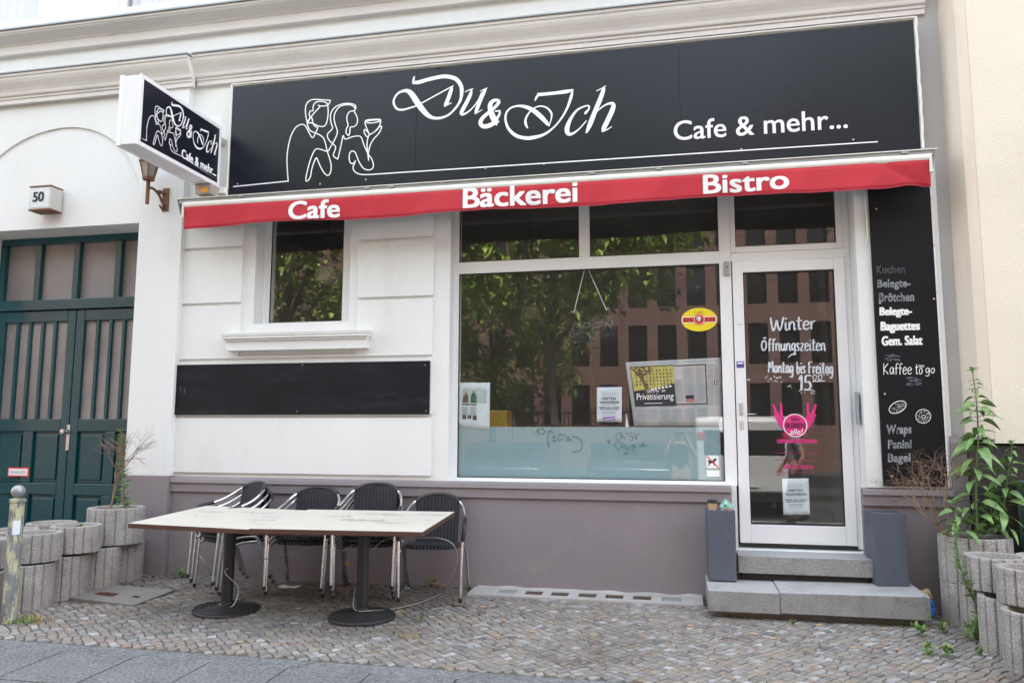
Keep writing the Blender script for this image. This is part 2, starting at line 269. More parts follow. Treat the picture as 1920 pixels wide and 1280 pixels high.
class MB:
    def __init__(s, nrm=(0, -1, 0)): s.bm = bmesh.new(); s.mi = 0; s.nrm = Vector(nrm); s.k = 0
    def f(s, vs, mi=None):
        try:
            fc = s.bm.faces.new(vs); fc.material_index = s.mi if mi is None else mi; return fc
        except ValueError: return None
    def v(s, p): return s.bm.verts.new(p)
    def box(s, x0, x1, y0, y1, z0, z1, mat=None):
        c = [Vector((x, y, z)) for x in (x0, x1) for y in (y0, y1) for z in (z0, z1)]
        if mat is not None: c = [mat @ p for p in c]
        q = [s.v(p) for p in c]
        for a in ((0, 1, 3, 2), (4, 6, 7, 5), (0, 4, 5, 1), (2, 3, 7, 6), (0, 2, 6, 4), (1, 5, 7, 3)): s.f([q[i] for i in a])
        return s
    def hexa(s, b, t):                # bottom 4 points, top 4 points, same winding
        B = [s.v(p) for p in b]; T = [s.v(p) for p in t]; n = len(B)
        s.f(B[::-1]); s.f(T)
        for i in range(n): s.f([B[i], B[(i + 1) % n], T[(i + 1) % n], T[i]])
        return s
    def prism(s, pts, off):           # polygon extruded along a vector
        return s.hexa(pts, [Vector(p) + Vector(off) for p in pts])
    def quad(s, a, b, c, d): s.f([s.v(a), s.v(b), s.v(c), s.v(d)]); return s
    def poly(s, pts): return s.f([s.v(p) for p in pts])
    def tube(s, pts, r, seg=8, closed=False, cap=True):
        P = [Vector(p[:3]) for p in pts]; N = len(P)
        rs = r if isinstance(r, (list, tuple)) else [r] * N
        t0 = (P[1] - P[0]).normalized(); up = Vector((0, 0, 1)) if abs(t0.z) < 0.9 else Vector((1, 0, 0))
        nrm = t0.cross(up).normalized(); rings = []
        for i in range(N):
            if closed: t = (P[(i + 1) % N] - P[i - 1])
            else: t = P[min(i + 1, N - 1)] - P[max(i - 1, 0)]
            if t.length < 1e-9: t = t0
            t = t.normalized(); nrm = nrm - t * nrm.dot(t)
            if nrm.length < 1e-6: nrm = t.orthogonal()
            nrm = nrm.normalized(); bn = t.cross(nrm)
            rings.append([s.v(P[i] + (nrm * math.cos(2 * math.pi * k / seg) + bn * math.sin(2 * math.pi * k / seg)) * rs[i]) for k in range(seg)])
        for i in range(N if closed else N - 1):
            a, b = rings[i], rings[(i + 1) % N]
            for k in range(seg): s.f([a[k], a[(k + 1) % seg], b[(k + 1) % seg], b[k]])
        if cap and not closed: s.f(rings[0][::-1]); s.f(rings[-1])
        return s
    def lathe(s, prof, cx=0, cy=0, cz=0, seg=32, cap=True):
        rings = []
        for r, z in prof:
            rings.append([s.v((cx + r * math.cos(2 * math.pi * k / seg), cy + r * math.sin(2 * math.pi * k / seg), cz + z)) for k in range(seg)])
        for a, b in zip(rings, rings[1:]):
            for k in range(seg): s.f([a[k], a[(k + 1) % seg], b[(k + 1) % seg], b[k]])
        if cap: s.f(rings[0][::-1]); s.f(rings[-1])
        return s
    def grid(s, fn, nu, nv, mi=None):
        g = [[s.v(fn(i / nu, j / nv)) for j in range(nv + 1)] for i in range(nu + 1)]
        for i in range(nu):
            for j in range(nv): s.f([g[i][j], g[i + 1][j], g[i + 1][j + 1], g[i][j + 1]], mi)
        return s
    def ribbon(s, pts, mp, w=None):   # flat stroke; pts (x,y[,w]) in drawing units, mp maps (x,y) to a 3D point
        P = [Vector(p[:2]) for p in pts]; N = len(P); L = []; R = []
        for i in range(N):
            t = P[min(i + 1, N - 1)] - P[max(i - 1, 0)]
            if t.length < 1e-9: t = Vector((1, 0))
            t.normalize(); n = Vector((-t.y, t.x)); ww = (pts[i][2] if w is None else w) / 2
            s.k += 1; up = s.nrm * (s.k * 4e-6)          # later paint lies a hair above earlier paint
            L.append(s.v(mp(*(P[i] + n * ww)) + up)); R.append(s.v(mp(*(P[i] - n * ww)) + up))
        for i in range(N - 1): s.f([L[i], R[i], R[i + 1], L[i + 1]])
        return s
    def disc(s, mp, cx, cy, rx, ry, seg=32):
        s.k += 1; up = s.nrm * (s.k * 4e-6)
        s.f([s.v(mp(cx + rx * math.cos(2 * math.pi * k / seg), cy + ry * math.sin(2 * math.pi * k / seg)) + up) for k in range(seg)]); return s
    def pieces(s, name, mats, parent=None, **kw):      # far apart pieces become parts of their own
        s.bm.verts.ensure_lookup_table(); s.bm.verts.index_update(); n = len(s.bm.verts); isl = [-1] * n; boxes = []
        for v in s.bm.verts:
            if isl[v.index] >= 0: continue
            k = len(boxes); st = [v]; isl[v.index] = k; lo = v.co.copy(); hi = v.co.copy()
            while st:
                a = st.pop()
                lo = Vector(map(min, lo, a.co)); hi = Vector(map(max, hi, a.co))
                for e in a.link_edges:
                    b = e.other_vert(a)
                    if isl[b.index] < 0: isl[b.index] = k; st.append(b)
            boxes.append((lo, hi))
        par = list(range(len(boxes)))
        def root(i):
            while par[i] != i: i = par[i]
            return i
        for i in range(len(boxes)):
            for j in range(i):
                (l1, h1), (l2, h2) = boxes[i], boxes[j]
                d = Vector([max(0, l1[c] - h2[c], l2[c] - h1[c]) for c in range(3)]).length
                if d < .45 * max((h1 - l1).length, (h2 - l2).length): par[root(i)] = root(j)
        groups = {}
        for i in range(len(boxes)): groups.setdefault(root(i), set()).add(i)
        outs = []
        for g in groups.values():
            mb = MB(); mp = {}
            for f in s.bm.faces:
                if isl[f.verts[0].index] in g:
                    for v in f.verts:
                        if v.index not in mp: mp[v.index] = mb.v(v.co)
                    mb.f([mp[v.index] for v in f.verts], f.material_index)
            outs.append(mb.build(name, mats, parent, **kw))
        s.bm.free(); return outs
    def build(s, name, mats, parent=None, bevel=0.0, smooth=False, bseg=2, solid=0.0, weld=False, ang=40):
        me = bpy.data.meshes.new(name)
        if weld: bmesh.ops.remove_doubles(s.bm, verts=s.bm.verts, dist=1e-5)
        bmesh.ops.recalc_face_normals(s.bm, faces=s.bm.faces)
        s.bm.to_mesh(me); s.bm.free()
        for m in (mats if isinstance(mats, (list, tuple)) else [mats]): me.materials.append(m)
        o = bpy.data.objects.new(name, me); C.objects.link(o)
        if smooth:
            me.polygons.foreach_set('use_smooth', [True] * len(me.polygons))
            if ang: 
                md = None
                me.set_sharp_from_angle(angle=rad(ang))
        if solid:
            md = o.modifiers.new('thickness', 'SOLIDIFY'); md.thickness = solid
        if bevel:
            md = o.modifiers.new('bevel', 'BEVEL'); md.width = bevel; md.segments = bseg; md.limit_method = 'ANGLE'; md.angle_limit = rad(35); md.harden_normals = False
        if parent is not None: set_parent(o, parent)
        return o

def wpos(o):
    p = Vector(o.location)
    while o.parent: o = o.parent; p = p + Vector(o.location) if not o.get('_w') else p
    return p
def set_parent(o, p):
    o.parent = p
    root = p
    while root.parent: root = root.parent
    if p is root: o.matrix_parent_inverse = Matrix.Translation(p.location).inverted()
def thing(name, label, cat, loc=(0, 0, 0), group=None):
    o = bpy.data.objects.new(name, None); C.objects.link(o); o.location = loc; o.empty_display_size = 0.2
    return tag(o, label, cat, group)
def tag(o, label, cat, group=None):
    o['label'] = label; o['category'] = cat
    if group: o['group'] = group
    return o
def struct(o, kind='structure'): o['kind'] = kind; return o
def kids(o): return [c for c in list(C.objects) if c.parent is o]
def dup(root, loc, rotz=0.0, label=None):
    r = root.copy(); C.objects.link(r); r.location = loc; r.rotation_euler = (0, 0, rotz)
    if label: r['label'] = label
    for ch in kids(root):
        c = ch.copy(); C.objects.link(c); c.parent = r
        for g in kids(ch):
            d = g.copy(); C.objects.link(d); d.parent = c
    return r

# ------------------------------------------------------------------ lettering
_tc = {}
def text_geo(s, bold=0.0, shear=0.0, outline=0.0, space=1.0):
    k = (s, bold, shear, outline, space)
    if k in _tc: return _tc[k]
    cu = bpy.data.curves.new('lettering_curve', 'FONT'); cu.body = s; cu.size = 1; cu.offset = bold; cu.shear = shear; cu.resolution_u = 4; cu.space_character = space
    if outline: cu.fill_mode = 'NONE'; cu.bevel_depth = outline; cu.bevel_resolution = 0
    o = bpy.data.objects.new('lettering_tmp', cu); C.objects.link(o)
    dg = bpy.context.evaluated_depsgraph_get(); dg.update()
    me = bpy.data.meshes.new_from_object(o.evaluated_get(dg))
    vs = [(v.co.x, v.co.y) for v in me.vertices]; fs = [tuple(p.vertices) for p in me.polygons]
    bpy.data.objects.remove(o); bpy.data.curves.remove(cu); bpy.data.meshes.remove(me)
    _tc[k] = (vs, fs); return _tc[k]
def put_text(mb, s, x0, x1, y0, y1, mp, bold=0.0, shear=0.0, outline=0.0, space=1.0, nrm=(0, -1, 0)):   # fills the given box in drawing units
    vs, fs = text_geo(s, 0.0, shear, outline, space); k = bold * abs(y1 - y0) * 1.1; nrm = Vector(nrm)
    ax = min(v[0] for v in vs); bx = max(v[0] for v in vs); ay = min(v[1] for v in vs); by = max(v[1] for v in vs)
    x0, x1 = (x0 + k, x1 - k) if x1 > x0 else (x0 - k, x1 + k)
    kk = k * .6 if y1 > y0 else -k * .6; y0 += kk; y1 -= kk
    lay = [(0, 0)] if not k else [(-k, -kk), (k, kk), (-k, kk), (k, -kk), (0, 0)]     # heavy letters are several thin layers of film
    for i, (dx, dy) in enumerate(lay):
        q = [mb.v(mp(x0 + (x - ax) / (bx - ax) * (x1 - x0) + dx, y0 + (y - ay) / (by - ay) * (y1 - y0) + dy) + nrm * (.00025 * i)) for x, y in vs]
        for f in fs: mb.f([q[j] for j in f])
def ony(y): return lambda a, b: Vector((a, y, b))
def crop(u0, v0, k, y):               # drawing units of an enlarged crop -> the plane Y = y
    return lambda a, b: at(u0 + a / k, v0 + b / k, y)

SF = {  # a small stroke alphabet for handwriting: lists of polylines, x 0..w, y 0 baseline, 1 capital height
 'W': (.9, [[(0, 1), (.1, .3), (.2, 0), (.33, .35), (.42, .75), (.5, .35), (.62, 0), (.78, .4), (.88, 1)]]),
 'i': (.22, [[(.08, .6), (.08, .15), (.14, 0), (.22, .08)], [(.06, .82), (.12, .88), (.1, .8)]]),
 'n': (.5, [[(.05, .6), (.06, 0)], [(.06, .35), (.2, .6), (.36, .55), (.4, .2), (.42, 0), (.5, .06)]]),
 't': (.38, [[(.16, .95), (.14, .2), (.2, .02), (.34, .08)], [(0, .65), (.36, .68)]]),
 'e': (.45, [[(.05, .32), (.38, .38), (.34, .58), (.18, .62), (.04, .4), (.08, .08), (.24, 0), (.42, .12)]]),
 'r': (.36, [[(.05, .6), (.07, 0)], [(.07, .35), (.16, .55), (.34, .6)]]),
 'O': (.6, [[(.3, .85), (.1, .75), (.03, .4), (.14, .05), (.32, .02), (.5, .3), (.48, .7), (.3, .85), (.2, .7)]]),
 '"': (.0, [[(-.42, 1.0), (-.38, 1.12)], [(-.24, 1.0), (-.2, 1.12)]]),
 'f': (.34, [[(.36, .9), (.22, 1), (.14, .8), (.13, .3), (.12, -.05)], [(0, .55), (.32, .58)]]),
 'u': (.5, [[(.05, .6), (.07, .15), (.2, 0), (.36, .2), (.4, .6)], [(.4, .6), (.42, .05), (.5, .05)]]),
 'g': (.48, [[(.38, .55), (.2, .62), (.05, .35), (.14, .05), (.34, .2), (.4, .6), (.4, -.1), (.26, -.38), (.02, -.3)]]),
 's': (.36, [[(.32, .52), (.16, .62), (.06, .45), (.28, .22), (.24, .02), (.03, .05)]]),
 'z': (.42, [[(.04, .58), (.34, .58), (.05, .02), (.38, .04)]]),
 'M': (.7, [[(.03, 0), (.1, .95), (.32, .4), (.54, 1), (.62, 0)]]),
 'o': (.45, [[(.22, .6), (.05, .4), (.1, .05), (.28, .02), (.4, .3), (.32, .58), (.2, .58)]]),
 'a': (.48, [[(.38, .55), (.2, .62), (.04, .35), (.12, .03), (.3, .12), (.4, .58), (.4, .1), (.48, .02)]]),
 'b': (.46, [[(.06, 1), (.07, .05)], [(.07, .35), (.24, .55), (.4, .35), (.32, .05), (.08, .05)]]),
 'F': (.5, [[(.06, 1), (.07, 0)], [(.02, .98), (.46, 1)], [(.07, .52), (.36, .55)]]),
 'K': (.6, [[(.06, 1), (.06, -.05)], [(.5, 1.0), (.08, .45), (.3, .25), (.52, -.02)]]),
 '1': (.3, [[(.02, .7), (.18, 1), (.17, 0)]]),
 '5': (.5, [[(.44, 1), (.12, .98), (.1, .55), (.32, .58), (.44, .3), (.3, .02), (.02, .06)]]),
 ' ': (.3, []), }
def hand(mb, s, x0, x1, yb, h, mp, w, slope=0.0, dbl=0.0):
    tot = sum(SF[c][0] + .06 for c in s); k = (x1 - x0) / tot; x = 0
    for c in s:
        wd, st = SF[c]
        for pl in st:
            for dx in ((0, dbl) if dbl else (0,)):
                q = [(x0 + (x + a) * k + dx, yb - b * h + slope * (x + a) * k) for a, b in pl]
                mb.ribbon(crs(q, 4) if len(q) > 2 else q, mp, w)
        x += wd + .06

# ------------------------------------------------------------------ the ground
def ground_sheet(mb, x0, x1, y0, y1, dz, nx=1):
    mb.quad((x0, y0, gz(y0) + dz), (x1, y0, gz(y0) + dz), (x1, y1, gz(y1) + dz), (x0, y1, gz(y1) + dz))
m = MB(); ground_sheet(m, -14, 14, -2.20, 0.3, -0.011); struct(m.build('pavement_bed', MT['joint']))
YE = -2.155                                   # edge between the mosaic strip and the slabs
def cobbles():
    bm = bmesh.new(); lay = bm.loops.layers.color.new('Col')
    pal = [((.265, .25, .235), 38), ((.29, .265, .23), 18), ((.225, .215, .205), 16), ((.34, .34, .345), 12), ((.275, .225, .20), 6), ((.30, .25, .195), 5), ((.17, .17, .175), 4), ((.42, .42, .42), 3), ((.25, .19, .18), 2)]
    bag = [c for c, k in pal for _ in range(k)]
    s, g = 0.052, 0.0035; ca, sa = math.cos(rad(49)), math.sin(rad(49)); r = random.Random(3); pts = {}
    def lat(i, j):
        if (i, j) not in pts:
            jx, jy = r.uniform(-.29, .29) * s, r.uniform(-.29, .29) * s
            sh = 0.5 * s * (j % 2) * 0 + 0.018 * math.sin(i * .21 + j * .13)
            a, b = i * s * 1.12 + jx + sh, j * s * 0.92 + jy
            a += 0.05 * math.sin(b * 1.7)
            pts[(i, j)] = Vector((-1.8 + a * ca - b * sa, -1.1 + a * sa + b * ca))
        return pts[(i, j)]
    for i in range(-140, 140):
        for j in range(-140, 140):
            q = [lat(i, j), lat(i + 1, j), lat(i + 1, j + 1), lat(i, j + 1)]
            c = sum(q, Vector((0, 0))) / 4
            if not (-7.4 < c.x < 3.7 and YE + .02 < c.y < 0.03): continue
            if -5.03 < c.x < -4.15 and -1.21 < c.y < -0.63: continue                     # the cover plate lies here
            if -1.76 < c.x < 0.25 and c.y > -0.36: continue                             # the cement strip lies here
            q = [c + (p - c) * (1 - g / s * 1.9) for p in q]
            q = [Vector((p.x, max(p.y, YE))) for p in q]
            dz = r.gauss(0, .0016); tx, ty = r.gauss(0, .022), r.gauss(0, .022)
            def lift(p, k, d): 
                pp = c + (p - c) * k
                return bm.verts.new((pp.x, pp.y, gz(pp.y) + dz + (pp.x - c.x) * tx + (pp.y - c.y) * ty - d))
            T = [lift(p, .87, 0) for p in q]; M_ = [lift(p, .985, .0042) for p in q]; B = [lift(p, 1, .022) for p in q]
            col = Vector(r.choice(bag)) * r.uniform(.87, 1.14)
            dirt = 0.5 + 0.5 * noise.noise(Vector((c.x * 1.3, c.y * 1.3, 2.0)))
            col = col * (0.80 + 0.28 * dirt); col = Vector((col.x * .93, col.y * .92, col.z * .895))
            soil_shade = noise.noise(Vector((c.x * .9 + 4, c.y * 1.6, 7.0))) + .35 * noise.noise(Vector((c.x * 4, c.y * 4, 1.0))) + (.7 if c.y > -.85 + .35 * noise.noise(Vector((c.x * 2, 0, 0))) and c.x < -1.7 else 0)
            if soil_shade > .25: col = col.lerp(Vector((.12, .10, .08)), min(.72, (soil_shade - .25) * 1.2))        # trodden soil and leaf litter, darkened further for shade under chairs and tables
            fs = [bm.faces.new(T)]
            for k in range(4):
                fs.append(bm.faces.new([M_[k], M_[(k + 1) % 4], T[(k + 1) % 4], T[k]])); fs.append(bm.faces.new([B[k], B[(k + 1) % 4], M_[(k + 1) % 4], M_[k]]))
            for f in fs:
                for l in f.loops: l[lay] = (*[max(0, x) ** (1 / 2.2) for x in col], 1)
    me = bpy.data.meshes.new('mosaic_pavement'); bm.to_mesh(me); bm.free(); me.materials.append(MT['cobble'])
    o = bpy.data.objects.new('mosaic_pavement', me); C.objects.link(o); return struct(o)
cobbles()
m = MB(); ground_sheet(m, -30, 30, -7.6, -2.20, -0.03); struct(m.build('pavement', MT['soil']))
m = MB()
xs_ = [-6.4 + .515 * i for i in range(19)]
for i, x in enumerate(xs_):
    x2 = x + .515; g = .0055
    for k, (ya, yb) in enumerate(((-2.163, -2.80), (-2.80, -3.32), (-3.32, -3.84), (-3.84, -4.36), (-4.36, -4.88))):
        if k == 0: pg = [(x + .135 + g, ya), (x2 + .135 - g, ya), (x2 - g, ya - .135), (x2 - g, yb + g), (x + g, yb + g), (x + g, ya - .135)]
        else: pg = [(x + g, ya - g), (x2 - g, ya - g), (x2 - g, yb + g), (x + g, yb + g)]
        dz = rnd.gauss(0, .001)
        m.prism([Vector((a, b, gz(b) - .03)) for a, b in pg], (0, 0, .03 + dz))
struct(m.build('slab_path', MT['slab'], bevel=0.003))
m = MB(); m.quad((-160, -190, -.32), (160, -190, -.32), (160, 25, -.32), (-160, 25, -.32)); struct(m.build('ground', MT['asphalt']))
m = MB(); m.box(-40, 40, -7.75, -7.6, -.31, gz(-7.6) - .01); struct(m.build('kerb', MT['granite']))
m = MB(); m.box(-60, 60, -27.4, -14.2, -.31, -.18); struct(m.build('far_pavement', MT['asphalt']))

# ------------------------------------------------------------------ the cafe building
WY, PY, GY = -0.055, -0.14, 0.12              # wall face, pilaster face, glass plane
bld = thing('cafe_building', 'pale stucco corner-less town house with mauve plinth, green gate and cafe shop window', 'building', (-1.5, 0, 0))
bld['label'] = 'pale stucco town house with mauve plinth, green gate and cafe shop front'
sX0, sX1 = X(497, 612, GY) - .0, X(652, 612, GY)                 # small window frame
sH0, sH1 = X(478, 520, WY), X(655, 560, WY)                # the opening in the wall
sZ0, sZ1 = Z(560, 612, GY), Z(570, 395, GY)
shX0 = X(853, 600, GY); shX1 = X(1600, 600, GY)
shZ0 = Z(1100, 905, GY); shZ1 = 3.62
drX0 = X(1372, 700, GY)
pilL, pilR = -5.16, -4.68
def wall_holes(mb, x0, x1, z0, z1, holes, y0, y1):
    xs = sorted({x0, x1, *[h[0] for h in holes], *[h[1] for h in holes]}); zs = sorted({z0, z1, *[h[2] for h in holes], *[h[3] for h in holes]})
    xs = [x for x in xs if x0 <= x <= x1]; zs = [z for z in zs if z0 <= z <= z1]
    def solid(i, j):
        if i < 0 or j < 0 or i >= len(xs) - 1 or j >= len(zs) - 1: return False
        cx, cz = (xs[i] + xs[i + 1]) / 2, (zs[j] + zs[j + 1]) / 2
        return not any(h[0] < cx < h[1] and h[2] < cz < h[3] for h in holes)
    for i in range(len(xs) - 1):
        for j in range(len(zs) - 1):
            if not solid(i, j): continue
            a, b, c, d = xs[i], xs[i + 1], zs[j], zs[j + 1]
            mb.quad((a, y0, c), (b, y0, c), (b, y0, d), (a, y0, d)); mb.quad((a, y1, c), (b, y1, c), (b, y1, d), (a, y1, d))
            if not solid(i - 1, j): mb.quad((a, y0, c), (a, y1, c), (a, y1, d), (a, y0, d))
            if not solid(i + 1, j): mb.quad((b, y0, c), (b, y1, c), (b, y1, d), (b, y0, d))
            if not solid(i, j - 1): mb.quad((a, y0, c), (b, y0, c), (b, y1, c), (a, y1, c))
            if not solid(i, j + 1): mb.quad((a, y0, d), (b, y0, d), (b, y1, d), (a, y1, d))
XR = 2.06
gateX0, gateZ1 = X(136, 700, .26) - .99, 3.43
upW = [(-8.4, -6.62, 5.72, 7.6), (-5.69, -3.9, 5.72, 7.6)]
m = MB()
wall_holes(m, -20, XR, 0.0, 12.4, [(sH0, sH1, sZ0 + .01, 3.5), (shX0 + .002, shX1 - .005, shZ0 + .01, shZ1), (drX0, shX1 - .005, 0.44, shZ1), (gateX0, -5.0, -1, gateZ1)] + upW, WY, .32)
m.build('wall', MT['wall'], bld, weld=True)
m = MB(); m.box(-20, XR, .33, 6, 12.2, 12.4); m.box(-20, XR, 5.8, 6, 0, 12.19); m.box(-20, -19.8, .33, 5.8, 0, 12.19); m.box(XR - .2, XR - .002, .33, 5.8, 0, 12.19)
m.box(-19.8, XR - .2, .33, 5.8, 4.62, 4.75)
m.build('rear_shell', MT['wall'], bld)
# gate bay: proud stucco with a shallow blind arch and a lintel
m = MB()
zc, ac = 3.62, -6.12
arch = []
for k in range(41):
    t = math.pi * k / 40; rx = 0.93 if math.cos(t) > 0 else 1.12
    arch.append((ac + rx * math.cos(t), zc + .86 * math.sin(t)))
Yb = PY + .035
top, ylow = 4.86, gateZ1
outer = []
for (x, z) in arch:
    outer.append((x, z))
for k in range(40):
    (x0, z0), (x1, z1) = outer[k], outer[k + 1]
    m.quad((x0, Yb, z0), (x1, Yb, z1), (x1, Yb, top), (x0, Yb, top)); m.quad((x0, Yb, z0), (x1, Yb, z1), (x1, Yb + .02, z1), (x0, Yb + .02, z0))
xr, xl = arch[0][0], arch[-1][0]
m.quad((xr, Yb, ylow), (pilL + .005, Yb, ylow), (pilL + .005, Yb, top), (xr, Yb, top)); m.quad((xr, Yb, ylow), (xr, Yb, zc), (xr, Yb + .02, zc), (xr, Yb + .02, ylow))
m.quad((-12, Yb, 0), (gateX0, Yb, 0), (gateX0, Yb, top), (-12, Yb, top)); m.quad((gateX0, Yb, ylow), (xl, Yb, ylow), (xl, Yb, top), (gateX0, Yb, top)); m.quad((xl, Yb, ylow), (xl, Yb, zc), (xl, Yb + .02, zc), (xl, Yb + .02, ylow))
m.box(gateX0, pilL + .004, Yb + .02, .31, ylow - .004, 4.86)
m.build('arched_bay', MT['wall'], bld)
# pilaster
zp = .955
m = MB(); m.box(pilL, pilR, PY, .30, zp, 4.84); m.build('pilaster', MT['wall'], bld, bevel=.006)
m = MB(); m.box(pilL - .012, pilR + .004, PY - .012, .30, 0, zp); m.build('pilaster_base', MT['plinth'], bld, bevel=.005)
# raised panels of the left wall
pan = []
PF = WY - .028
def panel(u0, v0, u1, v1, um): pan.append((X(u0, (v0 + v1) / 2, PF), X(u1, (v0 + v1) / 2, PF), Z(um, v1, PF), Z(um, v0, PF)))
xa = X(330, 570, PF); xb = X(453, 520, PF); xc = X(671, 520, PF); xd = X(812, 520, PF)
xe = xd
zz = [Z(395, v, PF) for v in (466, 472, 570, 576)]
zq = [Z(740, v, PF) for v in (444, 449, 553, 559)]
zl0 = Z(570, 669, PF); zl1 = Z(570, 675, PF)
zlev = [(zq[0] + zz[0]) / 2, (zq[1] + zz[1]) / 2, (zq[2] + zz[2]) / 2, (zq[3] + zz[3]) / 2]
m = MB()
for a, b in ((xa, xb), (xc, xd)):
    for z0, z1 in ((zlev[0], 3.60), (zlev[2], zlev[1])): m.box(a, b, PF, WY + .003, z0, z1)
sillz = Z(550, 640, -.15)
m.hexa([Vector(p) for p in ((xa, PF, zl0), (xe, PF, zl0), (xe, WY + .003, zl0), (xa, WY + .003, zl0))], [Vector(p) for p in ((xa, PF, sillz - .12), (xe, PF, sillz - .12), (xe, WY + .003, sillz - .12), (xa, WY + .003, sillz - .12))])
for a, b in ((xa, xb), (xc, xd)): m.box(a, b, PF + .0015, WY + .003, sillz - .121, zlev[3])
m.box(xa, xe, PF, WY + .003, zl1 - .002 - .0, zl0 - .028)
m.box(xa, xe, PF, WY + .003, Z(560, 888, PF), Z(560, 783, PF))
m.box(xa, xe, PF, WY + .003, Z(560, 777, PF) + .004, zl1 - .002)
m.build('raised_panel', MT['wall'], bld, bevel=.004)
# small window sill with its moulding
m = MB()
s0, s1 = X(418, 640, -.19), X(687, 640, -.19); zt = Z(550, 621, -.2); zb = Z(550, 655, -.17)
m.box(s0 + .015, s1 - .015, -.165, WY + .002, zb, zt - .075); m.box(s0 + .004, s1 - .004, -.185, WY + .002, zt - .075, zt - .055); m.box(s0 - .008, s1 + .008, -.205, WY + .002, zt - .055, zt - .03)
m.box(s0 - .012, s1 + .012, -.212, WY + .002, zt - .03, zt - .012)
m.hexa([Vector((s0 - .012, -.215, zt - .012)), Vector((s1 + .012, -.215, zt - .012)), Vector((s1 + .012, .1, zt - .012)), Vector((s0 - .012, .1, zt - .012))], [Vector((s0 - .012, -.215, zt - .004)), Vector((s1 + .012, -.215, zt - .004)), Vector((s1 + .012, .1, zt + .02)), Vector((s0 - .012, .1, zt + .02))])
m.build('window_sill', MT['wall'], bld, bevel=.003)
# plinth
pl0, pl1 = pilR + .005, X(1372, 930, -.12)
m = MB(); z1, z2, z3 = Z(900, 900, -.13), Z(900, 920, -.13), Z(900, 951, -.12)
z1 = .948; z2 = .895; z3 = .812
def plinth_run(a, b):
    m.hexa([Vector((a, -.135, z2)), Vector((b, -.135, z2)), Vector((b, WY + .004, z2)), Vector((a, WY + .004, z2))], [Vector((a, -.125, z1 - .012)), Vector((b, -.125, z1 - .012)), Vector((b, WY + .004, z1)), Vector((a, WY + .004, z1))])
    m.box(a, b, -.118, WY + .004, z3, z2 - .001); m.box(a, b, -.095, WY + .004, 0.0, z3 - .001)
plinth_run(pl0, pl1)
m.box(drX0 - .02, drX0 - .003, WY + .003, .25, 0, z1 - .01)
pr0, pr1 = X(1618, 930, -.13), X(1790, 930, -.12)
plinth_run(pr0, pr1)
m.build('plinth', MT['plinth'], bld, bevel=.004)
m = MB(); m.box(pl0, pl1, WY + .002, .10, z1 - .02, shZ0 - .003); m.build('sill_ledge', MT['wall'], bld)
# right pier with its white reveal
m = MB(); m.box(shX1 + .0, XR - .002, -.088, WY + .004, z1 + .001, 3.64); m.build('pier', MT['wall'], bld, bevel=.004)
m = MB(); m.box(X(1747, 500, -.075), 2.16, -.072, .3, 0, 12.4); m.build('edge_strip', MT['strip'], bld, bevel=.004)
m = MB(); m.box(2.04, 2.15, -.115, .0, 0.0, 1.30); m.hexa([Vector((2.04, -.115, 1.30)), Vector((2.15, -.115, 1.30)), Vector((2.15, -.0, 1.30)), Vector((2.04, -.0, 1.30))], [Vector((2.04, -.075, 1.38)), Vector((2.15, -.075, 1.34)), Vector((2.15, -.0, 1.34)), Vector((2.04, -.0, 1.38))])
m.build('edge_plinth', MT['plinth'], bld, bevel=.004)
# cornices
def moulding(mb, x0, x1, prof, ybase, endcap=True):   # prof: list of (depth, z) from bottom to top
    P0 = [mb.v((x0, ybase - d, z)) for d, z in prof] + [mb.v((x0, ybase + .02, prof[-1][1] + .02)), mb.v((x0, ybase + .02, prof[0][1]))]
    P1 = [mb.v((x1, ybase - d, z)) for d, z in prof] + [mb.v((x1, ybase + .02, prof[-1][1] + .02)), mb.v((x1, ybase + .02, prof[0][1]))]
    n = len(P0)
    for i in range(n): mb.f([P0[i], P0[(i + 1) % n], P1[(i + 1) % n], P1[i]])
    mb.f(P0); mb.f(P1[::-1])
def cyma(z0, z1, d0, d1): return [(d0 + (d1 - d0) * (0.5 - 0.5 * math.cos(math.pi * k / 6)), z0 + (z1 - z0) * k / 6) for k in range(7)]
prof = [(0.0, 4.79), (.022, 4.79), (.022, 4.835), (.034, 4.838), (.034, 4.862), (.05, 4.866)] + cyma(4.875, 5.03, .055, .13) + [(.142, 5.035), (.142, 5.062)]
m = MB(); moulding(m, -20, pilR + .05, [(d, z - .03) for d, z in prof], PY + .0); moulding(m, pilR + .052, XR - .01, prof, WY - .02); m.build('cornice', MT['trim'], bld)
m = MB()
zt = 5.064
m.hexa([Vector((-20, PY - .157, zt - .03)), Vector((pilR + .062, PY - .157, zt - .03)), Vector((pilR + .062, WY, zt - .03)), Vector((-20, WY, zt - .03))], [Vector((-20, PY - .157, zt - .018)), Vector((pilR + .062, PY - .157, zt - .018)), Vector((pilR + .062, WY, zt + .02)), Vector((-20, WY, zt + .02))])
m.hexa([Vector((pilR + .064, WY - .18, zt)), Vector((XR - .008, WY - .18, zt)), Vector((XR - .008, WY, zt)), Vector((pilR + .064, WY, zt))], [Vector((pilR + .064, WY - .18, zt + .012)), Vector((XR - .008, WY - .18, zt + .012)), Vector((XR - .008, WY, zt + .05)), Vector((pilR + .064, WY, zt + .05))])
m.box(-20, XR - .006, WY - .215, WY, 5.53, 5.545)
m.build('flashing', MT['zinc'], bld)
prof2 = [(0.0, 5.335), (.055, 5.337), (.058, 5.345), (.058, 5.425)] + cyma(5.43, 5.50, .07, .185) + [(.195, 5.505), (.195, 5.528)]
m = MB(); moulding(m, -20, XR - .01, prof2, WY); m.build('upper_cornice', MT['trim'], bld)
